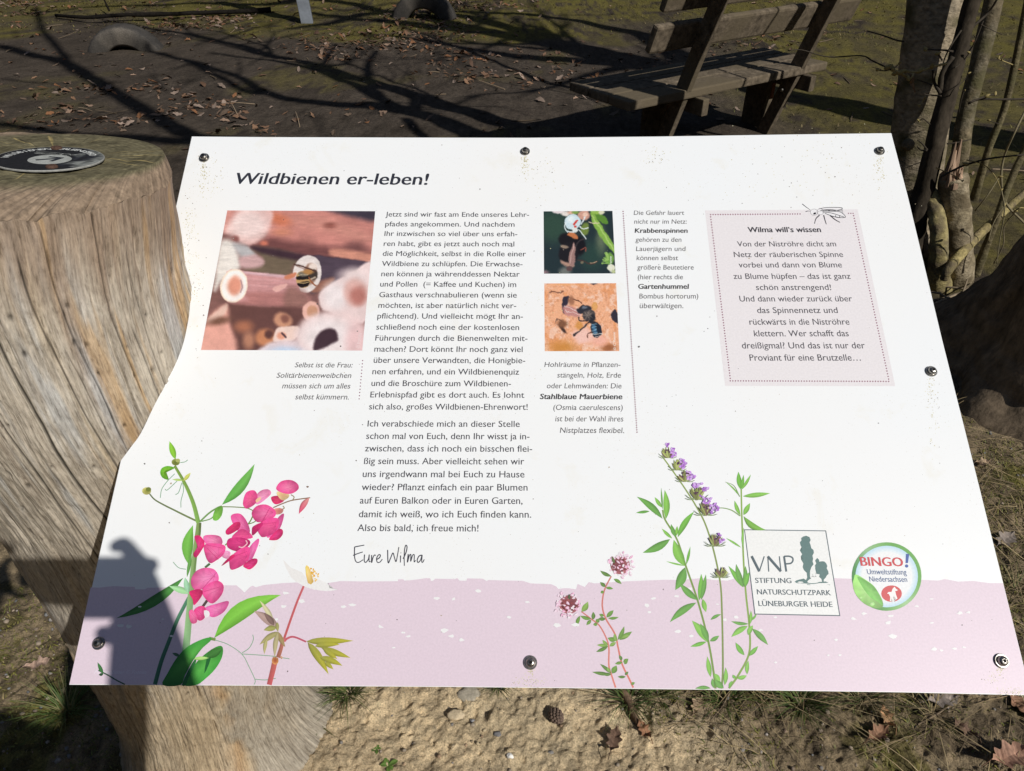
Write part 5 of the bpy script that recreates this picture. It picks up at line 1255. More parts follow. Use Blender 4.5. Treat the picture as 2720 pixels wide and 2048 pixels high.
twig(t, [(2546, 300), (2552, 270), (2562, 240)], 3, 2.95, DT, 1); twig(t, [(2536, 180), (2556, 165), (2575, 140)], 3.5, 2.97, DT, 1); twig(t, [(2520, 260), (2535, 235), (2560, 215), (2572, 195)], 3, 2.95, DT, 1); twig(t, [(2470, 330), (2452, 316), (2441, 322)], 3.5, 2.86, DT, 1)
twig(t, [(2463, 398), (2448, 380), (2437, 372)], 5, 2.84, DT, 0); twig(t, [(2462, 400), (2445, 398), (2436, 388)], 5, 2.84, DT, 0); twig(t, [(2515, 382), (2545, 378), (2580, 370)], 4, 2.9, DT, 0)
# a curled dead leaf hanging on the twig
o = at_depth(2420, 224, 2.82)
m = MB(); q = []
for i in range(9):
    for j in (-1, 0, 1):
        q.append(o + np.array([.004 * i - .012 + .004 * math.sin(i), .006 * j + .003 * math.sin(i * 2), -.0075 * (i - 4) + .006 * abs(j)]) + np.array([.010 * j * math.sin(math.pi * (i + .5) / 9), 0, 0]))
m.add(q, [(i * 3 + j, i * 3 + j + 1, (i + 1) * 3 + j + 1, (i + 1) * 3 + j) for i in range(8) for j in (0, 1)], (.22, .13, .065))
m.part(t, 'dead_leaf', M_TWIG)

t = thing('grey_stem_tree', 'slim grey stem lit along its right side, right of the dark slanting stem', 'tree', gnd(2532, 545))
Q, RQ = stem_from_px([(2532, 545, None, 46), (2548, 430, 3.62, 42), (2567, 300, 3.66, 42), (2600, 170, 3.7, 44), (2640, 0, 3.78, 46)], 0, 35, 1.3, 6, (.02, .04))
trunk(t, 'trunk', Q, RQ, M_BARK, (.155, .125, .078), 35, 22, .08, (.16, .14, .10))
bare_crown(t, Q, RQ, 7, 10, 3.0, 1.4)
twig(t, [(2575, 272), (2618, 256), (2643, 250)], 5, 3.4, DT, 2); twig(t, [(2572, 275), (2600, 264), (2660, 264), (2735, 263)], 6.5, 3.42, DT, 0, w2=.8); twig(t, [(2571, 142), (2590, 110), (2612, 56)], 4, 3.5, DT, 0)
twig(t, [(2560, 110), (2584, 72), (2625, 34), (2650, -4)], 9, 3.2, DT, 0); twig(t, [(2606, 65), (2631, 78), (2662, 92)], 3, 3.3, DT, 0)

# broken stump with torn wood
t = thing('broken_stump', 'broken pale stump with torn splintered top between the stems', 'stump', gnd(2540, 742))
Q = np.array([gnd(2540, 748, -.02), at_depth(2541, 660, 2.84), at_depth(2538, 560, 2.86), at_depth(2532, 470, 2.88)])
Q = crom(Q, 10); rz = np.array([40, 37, 36, 31]) * depth(Q[0]) / F_PX
RQ = np.interp(np.linspace(0, 1, len(Q)), [0, .33, .66, 1], rz)
trunk(t, 'trunk', Q, RQ, M_PALE, (.36, .30, .205), 37, 26, .10, (.22, .18, .11))
m = MB(); e = Q[-1]; rr = np.random.default_rng(8)
for k in range(30):
    a = rr.uniform(0, 6.28); q = rr.uniform(.1, .80) * RQ[-1]; b = e + np.array([math.cos(a) * q, math.sin(a) * q, -.03]); hh = rr.uniform(.03, .085) + (.10 if (math.cos(a) < -.5 and rr.random() < .4) else 0)
    tp = b + np.array([-.012 + rr.normal(0, .006), rr.normal(0, .006), hh]); w = rr.uniform(.012, .022)
    m.tube([b, (b + tp) / 2 + rr.normal(0, .002, 3), tp], [w, w * .8, w * .15], 6, True, np.array((.42, .29, .20)) * rr.uniform(.6, 1.2))
m.part(t, 'torn_wood', M_SPLINT)

t = thing('pale_sprout', 'short yellowish curved trunk sprout at the foot of the dark slanting stem', 'tree trunk', gnd(2490, 772))
Q, RQ = stem_from_px([(2492, 775, None, 60), (2492, 690, 2.76, 46), (2494, 620, 2.78, 44), (2486, 560, 2.86, 42), (2470, 512, 2.91, 38), (2458, 482, 2.93, 26)], 0, 39, 1.1, .0)
trunk(t, 'trunk', Q[:41], RQ[:41], M_PALE, (.36, .30, .14), 39, 22, .12, (.27, .24, .15))

for nm, lab, pts, seed in (('sapling', 'thin upright sapling at the right edge, beyond the grey stem', [(2583, 545, None, 18), (2625, 400, 3.72, 17), (2673, 270, 3.75, 18), (2722, 40, 3.8, 18)], 41),
                           ('sapling', 'thin sapling at the right edge rising close behind the leaning pale branch', [(2586, 740, None, 20), (2640, 600, 2.9, 18), (2684, 480, 2.95, 18), (2735, 370, 3.0, 17)], 43)):
    t = thing(nm, lab, 'tree', gnd(pts[0][0], pts[0][1]), 'thin saplings at the right edge')
    Q, RQ = stem_from_px(pts, 0, seed, 1.3, 3.6, (.02, .02))
    trunk(t, 'trunk', Q, RQ, M_BARK, (.15, .125, .07), seed, 12, .10)
    if seed == 41:
        twig(t, [(2690, 172), (2660, 160), (2652, 155)], 3, 3.74, YT, 2); twig(t, [(2655, 330), (2640, 325), (2625, 320)], 3, 3.7, DT, 1)
t = thing('leaning_branch', 'pale yellowish branch leaning diagonally at the right edge with a sawn lower end', 'branch', gnd(2512, 740))
P = np.array([at_depth(2506, 742, 2.70), at_depth(2520, 715, 2.70), at_depth(2555, 672, 2.76), at_depth(2602, 622, 2.86), at_depth(2660, 568, 3.0), at_depth(2722, 512, 3.15), at_depth(2800, 440, 3.3)])
Q = crom(P, 6); RQ = np.interp(np.linspace(0, 1, len(Q)), [0, .2, .5, 1], np.array([10, 13, 12, 9])) * depth(P[0]) / F_PX
trunk(t, 'bough', Q, RQ, M_PALE, (.33, .27, .12), 45, 14, .10, (.18, .14, .09))
twig(t, [(2720, 592), (2672, 540), (2660, 480), (2666, 420), (2692, 358), (2725, 290)], 6, 2.95, (.20, .17, .10), 0, w2=.8); twig(t, [(2690, 565), (2710, 552), (2730, 556)], 4, 2.55, YT, 1); twig(t, [(2497, 471), (2537, 450), (2568, 437), (2631, 421), (2730, 410)], 6, 2.6, DT, 2, w2=.7)
twig(t, [(2487, 446), (2531, 465), (2556, 481)], 3, 2.62, YT, 1); twig(t, [(2568, 425), (2612, 437), (2643, 468), (2660, 505)], 3, 2.6, YT, 1); twig(t, [(2590, 560), (2622, 520), (2655, 470)], 4, 2.9, (.2, .17, .1), 1); twig(t, [(2625, 640), (2640, 590), (2668, 545)], 3.5, 2.8, (.2, .17, .1), 1); twig(t, [(2640, 700), (2665, 650), (2668, 600), (2700, 560)], 3.5, 2.7, (.16, .13, .08), 1)
twig(t, [(2660, 505), (2668, 560), (2655, 640), (2648, 700)], 4, 2.6, (.2, .17, .1), 0)

# big flared trunk at the right edge: its limbs throw the branching shadows over the ground
BT = np.array([1.92, 2.12, 0])
t = thing('big_flared_tree', 'big dark tree foot spreading in roots at the right edge beside the board', 'tree', BT)
def over(px, py, h): return gnd(px, py) + SUN * (h / SUN[2])
zz = np.array([-.05, .02, .08, .18, .32, .5, .8, 1.2, 1.8, 2.3, 2.75])
xx = np.array([1.93, 1.93, 1.92, 1.91, 1.90, 1.90, 1.91, 1.94, 1.98, 2.0, 2.0]); yy = np.array([2.13, 2.13, 2.12, 2.11, 2.10, 2.09, 2.09, 2.14, 2.30, 2.44, 2.52])
rr_ = np.array([.53, .48, .40, .335, .295, .265, .235, .20, .155, .12, .09])
nz, nt = 120, 90
zf = np.interp(np.linspace(0, 1, nz) ** 1.3, np.linspace(0, 1, len(zz)), zz); X_, Y_, R_0 = np.interp(zf, zz, xx), np.interp(zf, zz, yy), np.interp(zf, zz, rr_)
ang = np.linspace(0, 2 * np.pi, nt, endpoint=False)
AA, ZZ = np.meshgrid(ang, zf)
lob = 1 + .30 * np.exp(-np.maximum(ZZ, 0) / .22) * (np.sin(AA * 3 + .6) * .6 + np.sin(AA * 5 + 2.0) * .4) + .07 * fbm(np.cos(AA) * 3, np.sin(AA) * 3, ZZ * 5, 4, 300)
RRt = R_0[:, None] * lob
V = np.column_stack([(X_[:, None] + RRt * np.cos(AA)).ravel(), (Y_[:, None] + RRt * np.sin(AA)).ravel(), ZZ.ravel()])
F = np.array([(i * nt + j, i * nt + (j + 1) % nt, (i + 1) * nt + (j + 1) % nt, (i + 1) * nt + j) for i in range(nz - 1) for j in range(nt)])
Cc = np.array((.165, .125, .085)) * (1 + .4 * fbm(np.cos(AA) * 8, np.sin(AA) * 8, ZZ * 6, 4, 310)).ravel()[:, None]
part(t, 'trunk', V, F, M_DBARK, True, Cc)
def limb(pts, r0, r1, name='limb'):
    Q = crom(np.array(pts), 8)
    return MB().tube(Q, np.linspace(r0, r1, len(Q)), 10, True, (.10, .085, .06), .15, 4).part(t, name, M_DBARK, True)
top_ = np.array([2.0, 2.52, 2.7])
fork = over(1090, 296, 3.35)
limb([top_, over(1250, 352, 2.85), over(1180, 325, 3.1), fork], .095, .085)
limb([fork, over(1000, 282, 3.6), over(930, 277, 3.8), over(800, 264, 4.2), over(700, 240, 4.6), over(630, 205, 5.0), over(520, 168, 5.5), over(380, 130, 6.0)], .078, .03)
limb([fork, over(1010, 264, 3.6), over(940, 224, 3.9), over(850, 190, 4.2), over(760, 170, 4.5), over(690, 156, 4.8), over(560, 140, 5.2)], .062, .022)
limb([over(1010, 262, 3.65), over(985, 225, 3.8), over(978, 185, 4.0), over(982, 160, 4.1), over(1000, 135, 4.3)], .046, .024)
limb([over(850, 190, 4.2), over(862, 168, 4.3), over(872, 145, 4.4), over(892, 118, 4.6)], .034, .018); limb([fork, over(1108, 275, 3.45), over(1098, 250, 3.55)], .055, .04); limb([over(1075, 315, 3.3), over(1098, 340, 3.2), over(1130, 368, 3.1)], .036, .04)
limb([over(980, 185, 4.0), over(920, 172, 4.2), over(830, 178, 4.3)], .010, .005)
# long limb reaching back over the viewer, dropping the slanting shadow at the left
limb([top_, over(1200, 392, 2.9), over(1000, 384, 3.2), over(760, 378, 3.7), over(600, 372, 4.1), over(505, 355, 4.4), over(415, 308, 4.8), over(330, 258, 5.1), over(240, 205, 5.5), over(178, 168, 5.8), over(90, 148, 6.1), over(0, 122, 6.5), over(-150, 90, 7)], .090, .062)
limb([over(560, 372, 4.2), over(480, 374, 4.5), over(390, 366, 4.7), over(300, 362, 4.9), over(200, 357, 5.1), over(120, 343, 5.3), over(40, 330, 5.5), over(-60, 322, 5.8)], .060, .040)
limb([over(178, 168, 5.8), over(172, 150, 5.9), over(140, 110, 6.1), over(110, 70, 6.4), over(95, 20, 6.8)], .045, .035); limb([over(180, 165, 5.8), over(185, 180, 5.7), over(190, 186, 5.7)], .05, .035)
limb([over(430, 140, 5.6), over(520, 175, 5.5), over(640, 235, 5.2), over(700, 244, 5.0)], .03, .045)
twl = MB()
rr = np.random.default_rng(12)
for k in range(46):
    px, py = rr.uniform(-100, 1300), rr.uniform(-60, 330); h = rr.uniform(4.2, 6.5)
    a = over(px, py, h); d = rr.normal(0, 1, 3); d /= np.linalg.norm(d); l = rr.uniform(.25, .6)
    twl.tube([a, a + d * l * .5 + rr.normal(0, .04, 3), a + d * l], [.016, .012, .006], 5, True, (.10, .085, .06))
twl.part(t, 'crown', M_DBARK, True)

# tree out of frame to the right whose trunk shadow crosses behind the bench
tb = np.array([4.55, 3.25, 0])
t = thing('shade_tree', 'tall bare tree whose broad trunk shadow crosses the ground behind the bench', 'tree', tb)
Q = crom(np.array([tb - (0, 0, .05), tb + (.0, .02, .8), tb + (.02, .05, 2), tb + (.0, .1, 3.4), tb + (-.05, .1, 5), tb + (-.1, .15, 7.5)]), 10)
trunk(t, 'trunk', Q, np.interp(np.linspace(0, 1, len(Q)), [0, .2, 1], [.30, .24, .10]), M_BARK, (.16, .14, .10), 51, 28, .06)
m = MB()
for s0, pts, r0 in ((3.0, [(1500, 120, 4.2), (1300, 90, 4.6), (1120, 70, 5.0), (960, 55, 5.4), (820, 30, 5.9)], .19), (3.6, [(1700, 90, 4.4), (1480, 48, 5.0), (1300, 38, 5.3), (1100, 20, 5.8)], .14), (4.2, [(1200, 40, 5.2), (1000, 36, 5.6), (880, 60, 5.8), (760, 78, 6.0)], .12), (4.4, [(900, 5, 6.2), (700, 14, 6.6), (500, 8, 7.2), (300, 16, 7.6), (60, 36, 8)], .11), (4.0, [(1560, 160, 4.4), (1380, 150, 4.7), (1240, 128, 5.0), (1050, 96, 5.3)], .12)):
    o = tb + np.array([0, .1, s0]); P = [o] + [over(*q) for q in pts]
    Qb = crom(np.array(P), 6); m.tube(Qb, np.linspace(r0, r0 * .25, len(Qb)), 8, True, (.13, .11, .08), .1, 2)
m.part(t, 'limb', M_DBARK, True)
bare_crown(t, Q, np.interp(np.linspace(0, 1, len(Q)), [0, .2, 1], [.30, .24, .06]), 9, 20, 4.0, 2.4)

# dead branch lying across the moss at the top left
P = [gnd(148, 40, .03), gnd(230, 46, .03), gnd(320, 40, .04), gnd(430, 38, .04), gnd(560, 33, .03), gnd(720, 26, .03)]
m = MB().tube(crom(np.array(P), 6), np.linspace(.016, .026, 31), 9, True, (.012, .010, .008), .35, 3)
q = gnd(290, 28, .03); m.tube([q, q + (-.05, .06, .1), q + (-.09, .1, .13)], [.012, .009, .005], 6, True, (.012, .010, .008))
m.solo('dead_branch', M_DBARK, 'long dark dead branch lying on the moss at the top left', 'branch', gnd(430, 38), smooth=True)

# ================================================================== the photographer, standing behind the view with the phone
CUP = RC @ np.array([0, -1.0, 0]); CRT = np.array([1.0, 0, 0])
def cp(x, u, f): return CAMP + CRT * x + CUP * u + FWD * f
PCX = .036
phone = thing('phone', 'phone held up sideways by the photographer, its shadow falls on the log and board', 'phone', cp(PCX, -.026, -.014))
m = MB().box(cp(PCX, -.022, -.013), CRT * .0775, CUP * .034, FWD * .004, .0035, (.03, .03, .035))
M_PHONE, _, b_ = mat_new('phone_body', 0.3, 0.5); b_.inputs['Base Color'].default_value = (.03, .03, .035, 1)
m.part(phone, 'case', M_PHONE)
m = MB().box(cp(PCX, -.022, -.0174), CRT * .074, CUP * .031, FWD * .0006, .0002, (.01, .01, .01))
m.part(phone, 'screen', M_PHONE)
m = MB().lathe(cp(0, 0, -.0092), FWD, [(.007, 0), (.007, .002), (.006, .0025)], 18, (.02, .02, .02)); m.part(phone, 'lens', M_PHONE)

M_PERSON = geo_mat('cloth_and_skin', 0.8, 0.15, 60, (.85, 1.15), .1, .001)
pv, pe, pr, pcn = [], [], [], []
def J(p, r, col, prev=None, r2=None):
    pv.append(np.asarray(p, float)); pr.append((r, r2 or r)); pcn.append(col); i = len(pv) - 1
    if prev is not None: pe.append((prev, i))
    return i
JKT, JNS, SKN, SHO = (.035, .045, .07), (.05, .07, .13), (.50, .31, .22), (.03, .025, .02)
bx, by = .04, -.46
pel = J((bx, by, .96), .15, JNS, None, .12); wai = J((bx, by, 1.10), .14, JKT, pel, .11); che = J((bx, by, 1.30), .16, JKT, wai, .12); upc = J((bx, by + .01, 1.44), .12, JKT, che, .09)
nec = J((bx, by + .03, 1.53), .055, SKN, upc); hd0 = J((bx, by + .055, 1.60), .070, SKN, nec, .080); hd1 = J((bx, by + .07, 1.68), .080, SKN, hd0, .098); hd2 = J((bx, by + .06, 1.75), .055, SKN, hd1, .065)
for sg in (-1, 1):
    hip = J((bx + sg * .10, by, .90), .092, JNS, pel); kn = J((bx + sg * .12, by + .03, .50), .062, JNS, hip); an_ = J((bx + sg * .12, by - .01, .10), .042, JNS, kn); J((bx + sg * .13, by + .15, .045), .036, SHO, an_)
    sh = J((bx + sg * .19 + .03, by + .01, 1.425), .066, JKT, upc)
    el = J((bx + sg * .27 - (.135 if sg > 0 else 0), by + .14, 1.19), .086, JKT, sh)
    sx_ = PCX + sg * .118
    wr = J(cp(sx_ + sg * .004, -.075, -.060), .042, JKT if sg < 2 else SKN, el)
    pm = J(cp(sx_ + sg * -.004, -.022, -.040), .034, SKN, wr, .020)
    e_ = PCX + sg * .0775
    fz = .010 if sg > 0 else -.026
    for k, (u, ln) in enumerate(((.020, 0), (.002, .004), (-.016, .006), (-.034, .010))):
        if k == 0:
            a = J(cp(e_ + sg * .016, .018, -.034), .0098, SKN, pm); b = J(cp(e_ - sg * .002, .030, -.022), .0088, SKN, a); J(cp(e_ - sg * .020, .022, -.012), .0078, SKN, b)
        else:
            a = J(cp(e_ + sg * .020, u, -.030), .0098, SKN, pm); b = J(cp(e_ + sg * (.017 - ln * .3), u - .002, min(-.004, fz) if sg < 0 else .000), .0088, SKN, a)
            if sg > 0: J(cp(e_ - sg * .006, u - .002, .004), .0076, SKN, b)
    a = J(cp(e_ - sg * .004, -.064, -.040), .0105, SKN, pm); b = J(cp(e_ - sg * .022, -.072, -.026), .0095, SKN, a); J(cp(e_ - sg * .036, -.068, -.014), .008, SKN, b)
me = bpy.data.meshes.new('person'); me.from_pydata([tuple(p) for p in pv], pe, []); me.update()
tmp = bpy.data.objects.new('tmp', me); COL.objects.link(tmp)
sk = tmp.modifiers.new('s', 'SKIN'); sk.branch_smoothing = .4
if not me.skin_vertices: raise SystemExit('no skin layer')
for i, v in enumerate(me.skin_vertices[0].data): v.radius = pr[i]; v.use_root = (i == 0)
tmp.modifiers.new('d', 'SUBSURF').levels = 2
dg = bpy.context.evaluated_depsgraph_get(); dg.update()
me2 = bpy.data.meshes.new_from_object(tmp.evaluated_get(dg))
V = np.zeros(len(me2.vertices) * 3); me2.vertices.foreach_get('co', V); V = V.reshape(-1, 3); F = [tuple(p.vertices) for p in me2.polygons]
bpy.data.objects.remove(tmp); bpy.data.meshes.remove(me2)
pva = np.array(pv); near = np.argmin(((V[:, None, :] - pva[None]) ** 2).sum(-1), 1)
hx = V[:, 0] - bx
fy = V[:, 1] - (by + .07)
# nose, brow, chin and mouth on the head
isface = (V[:, 2] > 1.58) & (V[:, 2] < 1.80)
V[:, 1] += np.where(isface, .022 * np.exp(-(hx / .014) ** 2 - ((V[:, 2] - 1.665) / .022) ** 2) * (fy > 0) + .008 * np.exp(-(hx / .03) ** 2 - ((V[:, 2] - 1.595) / .015) ** 2) * (fy > 0) - .007 * np.exp(-((abs(hx) - .032) / .014) ** 2 - ((V[:, 2] - 1.69) / .012) ** 2) * (fy > 0), 0)
pc_ = np.array([pcn[i] for i in near], float)
person = thing('person', 'person holding up a phone, whose shadow falls on the log and lower left board', 'person', (bx, by, 0))
part(person, 'body', V, F, M_PERSON, True, pc_)
m = MB(); hc = np.array([bx, by + .05, 1.705])
th_ = np.linspace(0, 2 * np.pi, 28, endpoint=False)
q = []
for k, ph in enumerate(np.linspace(-.5, 1.5, 10)):
    for a in th_:
        fr = max(0, math.sin(a)); lo = ph if not (fr > .3) else max(ph, .35 + .25 * fr)
        q.append(hc + np.array([.092 * math.cos(lo) * math.cos(a), .112 * math.cos(lo) * math.sin(a), .100 * math.sin(lo) + .004]))
m.add(q, [(i * 28 + j, i * 28 + (j + 1) % 28, (i + 1) * 28 + (j + 1) % 28, (i + 1) * 28 + j) for i in range(9) for j in range(28)], (.04, .026, .018))
m.part(person, 'hair', M_PERSON, True)
m = MB()
for sg in (-1, 1):
    m = MB(); m.lathe((bx + sg * .031, by + .155, 1.69), (0, 1, -.1), [(.012, -.006), (.012, 0), (.008, .005), (.002, .007)], 14, (.6, .58, .55)); m.lathe((bx + sg * .031, by + .1605, 1.6895), (0, 1, -.1), [(.006, -.002), (.005, .002), (.001, .003)], 12, (.05, .03, .02)); m.part(person, 'eye', M_PERSON, True)

# ================================================================== unseen wood all round the clearing, added to block low sky light
m = MB(); rr = np.random.default_rng(90)
na = 360; a = np.linspace(0, 2 * np.pi, na, endpoint=False)
rows = []
for k, (z, rad) in enumerate(((-.3, 19.5), (2, 19.0), (5, 18.6), (8, 18.8), (10.0, 19.4), (11.2, 21.0), (7, 23.5), (-.3, 24))):
    q = rad + 1.3 * fbm(np.cos(a) * 9, np.sin(a) * 9, k * .7, 3, 500); zz_ = z + (1.6 * fbm(np.cos(a) * 14, np.sin(a) * 14, 0, 3, 501) if 3 < k < 7 else 0)
    rows.append(np.column_stack([q * np.cos(a), q * np.sin(a) + 1.5, zz_ + 0 * a]))
Vw = np.concatenate(rows); nr_ = len(rows)
Fw = [(i * na + j, i * na + (j + 1) % na, (i + 1) * na + (j + 1) % na, (i + 1) * na + j) for i in range(nr_ - 1) for j in range(na)]
m.add(Vw, Fw, (.035, .035, .018))
for k in range(420):
    b = rr.uniform(0, 6.283); q = rr.uniform(15.5, 18.5); h = rr.uniform(7, 11); p = np.array([q * math.cos(b), q * math.sin(b) + 1.5, -.1]); w = rr.uniform(.08, .2)
    m.tube([p, p + (rr.normal(0, .15), rr.normal(0, .15), h * .5), p + (rr.normal(0, .4), rr.normal(0, .4), h)], [w, w * .7, w * .2], 7, True, np.array((.09, .075, .055)) * rr.uniform(.6, 1.3))
o = link('wood', make_mesh('wood', m.verts(), m.F, M_DBARK, True, m.cols())); o['kind'] = 'stuff'
# ================================================================== the ground
def axis(lo, hi, dense, spans):
    """coordinates from lo to hi; spans: (to, step)"""
    out = [lo]
    for to, st in spans:
        while out[-1] < to - 1e-9: out.append(min(to, out[-1] + st))
    return np.array(out)
def geo_steps(a, b, s0, g):
    out = [a]; s = s0
    while out[-1] < b: out.append(out[-1] + s); s *= g
    out[-1] = b; return out
gxp = axis(-1.15, 1.55, 0, [(1.55, .0034)])
gxs = np.concatenate([-np.array(geo_steps(1.15, 60, .006, 1.028))[::-1][:-1], gxp, np.array(geo_steps(1.55, 60, .006, 1.028))[1:]])
gyp = axis(.60, 1.15, 0, [(1.15, .0034)])
gys = np.concatenate([-(np.array(geo_steps(-.60, 40, .006, 1.06))[::-1][:-1]), gyp, np.array(geo_steps(1.15, 70, .005, 1.0175))[1:]])
GX, GY = np.meshgrid(gxs, gys)
def sand_mask(x, y):
    n = fbm(x * 3, y * 3, 0, 4, 400)
    return sstep(-.72, -.56, x + .06 * n) * (1 - sstep(.18, .52, x + .16 * n + (y - .9) * .25)) * (1 - sstep(1.25, 1.7, y + .2 * n))
def height(x, y):
    far = sstep(1.5, 6, y)
    h = .020 * fbm(x * .9, y * .9, 0, 3, 401) + .010 * fbm(x * 3.2, y * 3.2, 0, 3, 402)
    near = np.exp(-((y - 1.0) / 1.2) ** 2)
    h = h * (1 - .6 * near) + near * (.006 * fbm(x * 11, y * 11, 0, 4, 403) + .0050 * fbm(x * 34, y * 34, 0, 4, 404) + .0034 * fbm(x * 90, y * 90, 0, 2, 405))
    clod = (np.maximum(0, vnoise(x * 26, y * 26, 0, 411) - .25) * .007 + np.maximum(0, vnoise(x * 70, y * 70, 0, 412) - .1) * .0040 + np.maximum(0, vnoise(x * 130, y * 130, 0, 413) - .3) * .0035) * near
    # bare worn hollow before the tyres and a mound at the bench foot
    h = h + clod + .05 * np.exp(-(((x - 1.62) / .22) ** 2 + ((y - 5.05) / .16) ** 2)) * .8
    # settled around the log
    return h
GZ = height(GX, GY) - .004
sm = sand_mask(GX, GY)
n1 = fbm(GX * 1.1, GY * 1.1, 0, 5, 420); n2 = fbm(GX * 5, GY * 5, 0, 4, 421); n3 = fbm(GX * 24, GY * 24, 0, 3, 422)
C = np.array((.071, .057, .0455)) * (1 + .30 * n2 + .25 * n3)[..., None]
# moss: thick at the top of the view and to the right, thin patches in between
far = sstep(7.6, 9.4, GY + 1.2 * n1)
rgt = sstep(1.2, 2.4, GX + .5 * n1) * sstep(2.3, 3.2, GY)
mossy = np.clip(.9 * far + .75 * rgt + .5 * sstep(.12, .5, n1 + .15 * n2) * sstep(2.0, 4.0, GY), 0, 1) * sstep(-.55, .35, n2 + .5 * n3 + .25)
C = mixc(C, (.135, .115, .030), np.clip(mossy, 0, 1) * .9)
C = mixc(C, (.045, .036, .03), sstep(.25, .6, n2) * .5)
side = (1 - sm) * (1 - sstep(1.7, 2.6, GY))
C = mixc(C, (.26, .20, .125), side * .9); C = mixc(C, (.150, .135, .036), side * sstep(-.12, .35, n2 + .4 * n3) * .85); C = mixc(C, (.06, .045, .032), side * sstep(.1, .5, n3 - .2 * n2) * .6)
sand = np.array((.60, .47, .30)) * (1 + .12 * n2 + .22 * n3)[..., None]
sand = mixc(sand, (.40, .31, .20), sstep(.1, .6, n2) * .6); sand = mixc(sand, (.58, .47, .31), sstep(.2, .7, -n2) * .5)
C = C * (1 - sm[..., None]) + sand * sm[..., None]
ny_, nx_ = GX.shape
i = (np.arange(ny_ - 1)[:, None] * nx_ + np.arange(nx_ - 1)[None, :])
F = np.stack([i, i + 1, i + nx_ + 1, i + nx_], -1).reshape(-1, 4)
def ground_mat():
    m, nt, b = mat_new('soil', 0.95, 0.08)
    v = texco(nt)
    a = noise_node(nt, 260, 6, 0.7, v); q = noise_node(nt, 34, 6, 0.7, v)
    c = mixrgb(nt, vcol(nt), ramp(nt, a.outputs[0], [(.28, (.45,) * 3), (.72, (1.55,) * 3)]).outputs[0], 1.0, 'MULTIPLY')
    c = mixrgb(nt, c, ramp(nt, q.outputs[0], [(.3, (.62, .64, .66)), (.7, (1.35, 1.33, 1.28))]).outputs[0], 1.0, 'MULTIPLY')
    nt.links.new(c, b.inputs['Base Color'])
    p = bump(nt, b, a.outputs[0], .7, .006); bump(nt, b, q.outputs[0], .6, .025, p)
    return m
M_GROUND = ground_mat()
g = link('ground', make_mesh('ground', np.column_stack([GX.ravel(), GY.ravel(), GZ.ravel()]), F, M_GROUND, True, np.clip(C, .008, .7).reshape(-1, 3)))
g['kind'] = 'structure'
def gz(x, y): return height(np.asarray(x, float), np.asarray(y, float)) - .004

# ------------------------------------------------------------------ litter that nobody could count
M_LEAF = geo_mat('dry_leaves', 0.7, 0.2, 120, (.7, 1.25), .2, .001)
M_BLADE = geo_mat('grass_blades', 0.6, 0.25, 80, (.8, 1.2), 0, .001)
M_STONE = geo_mat('pebble_stone', 0.75, 0.25, 200, (.7, 1.3), .3, .001)
def stuff(name, m, mat, smooth=False):
    o = link(name, make_mesh(name, m[0], m[1], mat, smooth, m[2])); o['kind'] = 'stuff'; return o
LEAFC = np.array([(.34, .20, .12), (.27, .155, .095), (.40, .27, .19), (.20, .12, .08), (.36, .17, .08), (.44, .33, .26), (.24, .17, .12)])
def flat_leaves(n, fx, fy, keep, smin, smax, seed, bright=1.0):
    r = np.random.default_rng(seed)
    V, F, C = [], [], []
    t = np.linspace(0, 1, 6)
    k = 0; tries = 0
    while k < n and tries < n * 12:
        tries += 1
        x, y = fx(r), fy(r)
        if r.random() > keep(x, y): continue
        L = r.uniform(smin, smax); a = r.uniform(0, 2 * np.pi); w = L * r.uniform(.35, .6); cu = r.uniform(-.35, .5); tl = r.normal(0, .28, 2)
        mid = np.column_stack([(t - .5) * L, np.zeros(6), cu * L * (t - .5) ** 2 * 1.6])
        lob = 1 + .3 * np.sin(t * 17 + r.uniform(0, 6))
        hw = w / 2 * np.sin(np.pi * np.clip(t, .04, .97)) ** .7 * lob; ef = r.uniform(-.2, .7)
        P = np.concatenate([mid + np.column_stack([0 * t, hw, hw * ef]), mid, mid - np.column_stack([0 * t, hw, -hw * ef])])
        P[:, 2] += P[:, 0] * tl[0] + P[:, 1] * tl[1]
        Rm = np.array([[math.cos(a), -math.sin(a)], [math.sin(a), math.cos(a)]])
        P[:, :2] = P[:, :2] @ Rm.T
        z0 = float(gz(x, y))
        P[:, 2] += -P[:, 2].min() + .001
        P += (x, y, z0)
        b = k * 18
        V.append(P); F += [(b + q * 6 + i, b + q * 6 + i + 1, b + (q + 1) * 6 + i + 1, b + (q + 1) * 6 + i) for q in (0, 1) for i in range(5)]
        C.append(np.broadcast_to(LEAFC[r.integers(len(LEAFC))] * r.uniform(.55, 1.15) * bright, (18, 3))); k += 1
    return np.concatenate(V), F, np.concatenate(C)
def dens(x, y): return float((.06 + .94 * sstep(.02, .5, fbm(x * .9 + 4, y * .9, 0, 4, 430))) * (1 - .75 * sstep(-1.5, .5, x)))
stuff('leaf_litter', flat_leaves(5200, lambda r: r.uniform(-6.5, 4.5), lambda r: 2.2 + 8.5 * r.random(), dens, .02, .075, 61, .62), M_LEAF)
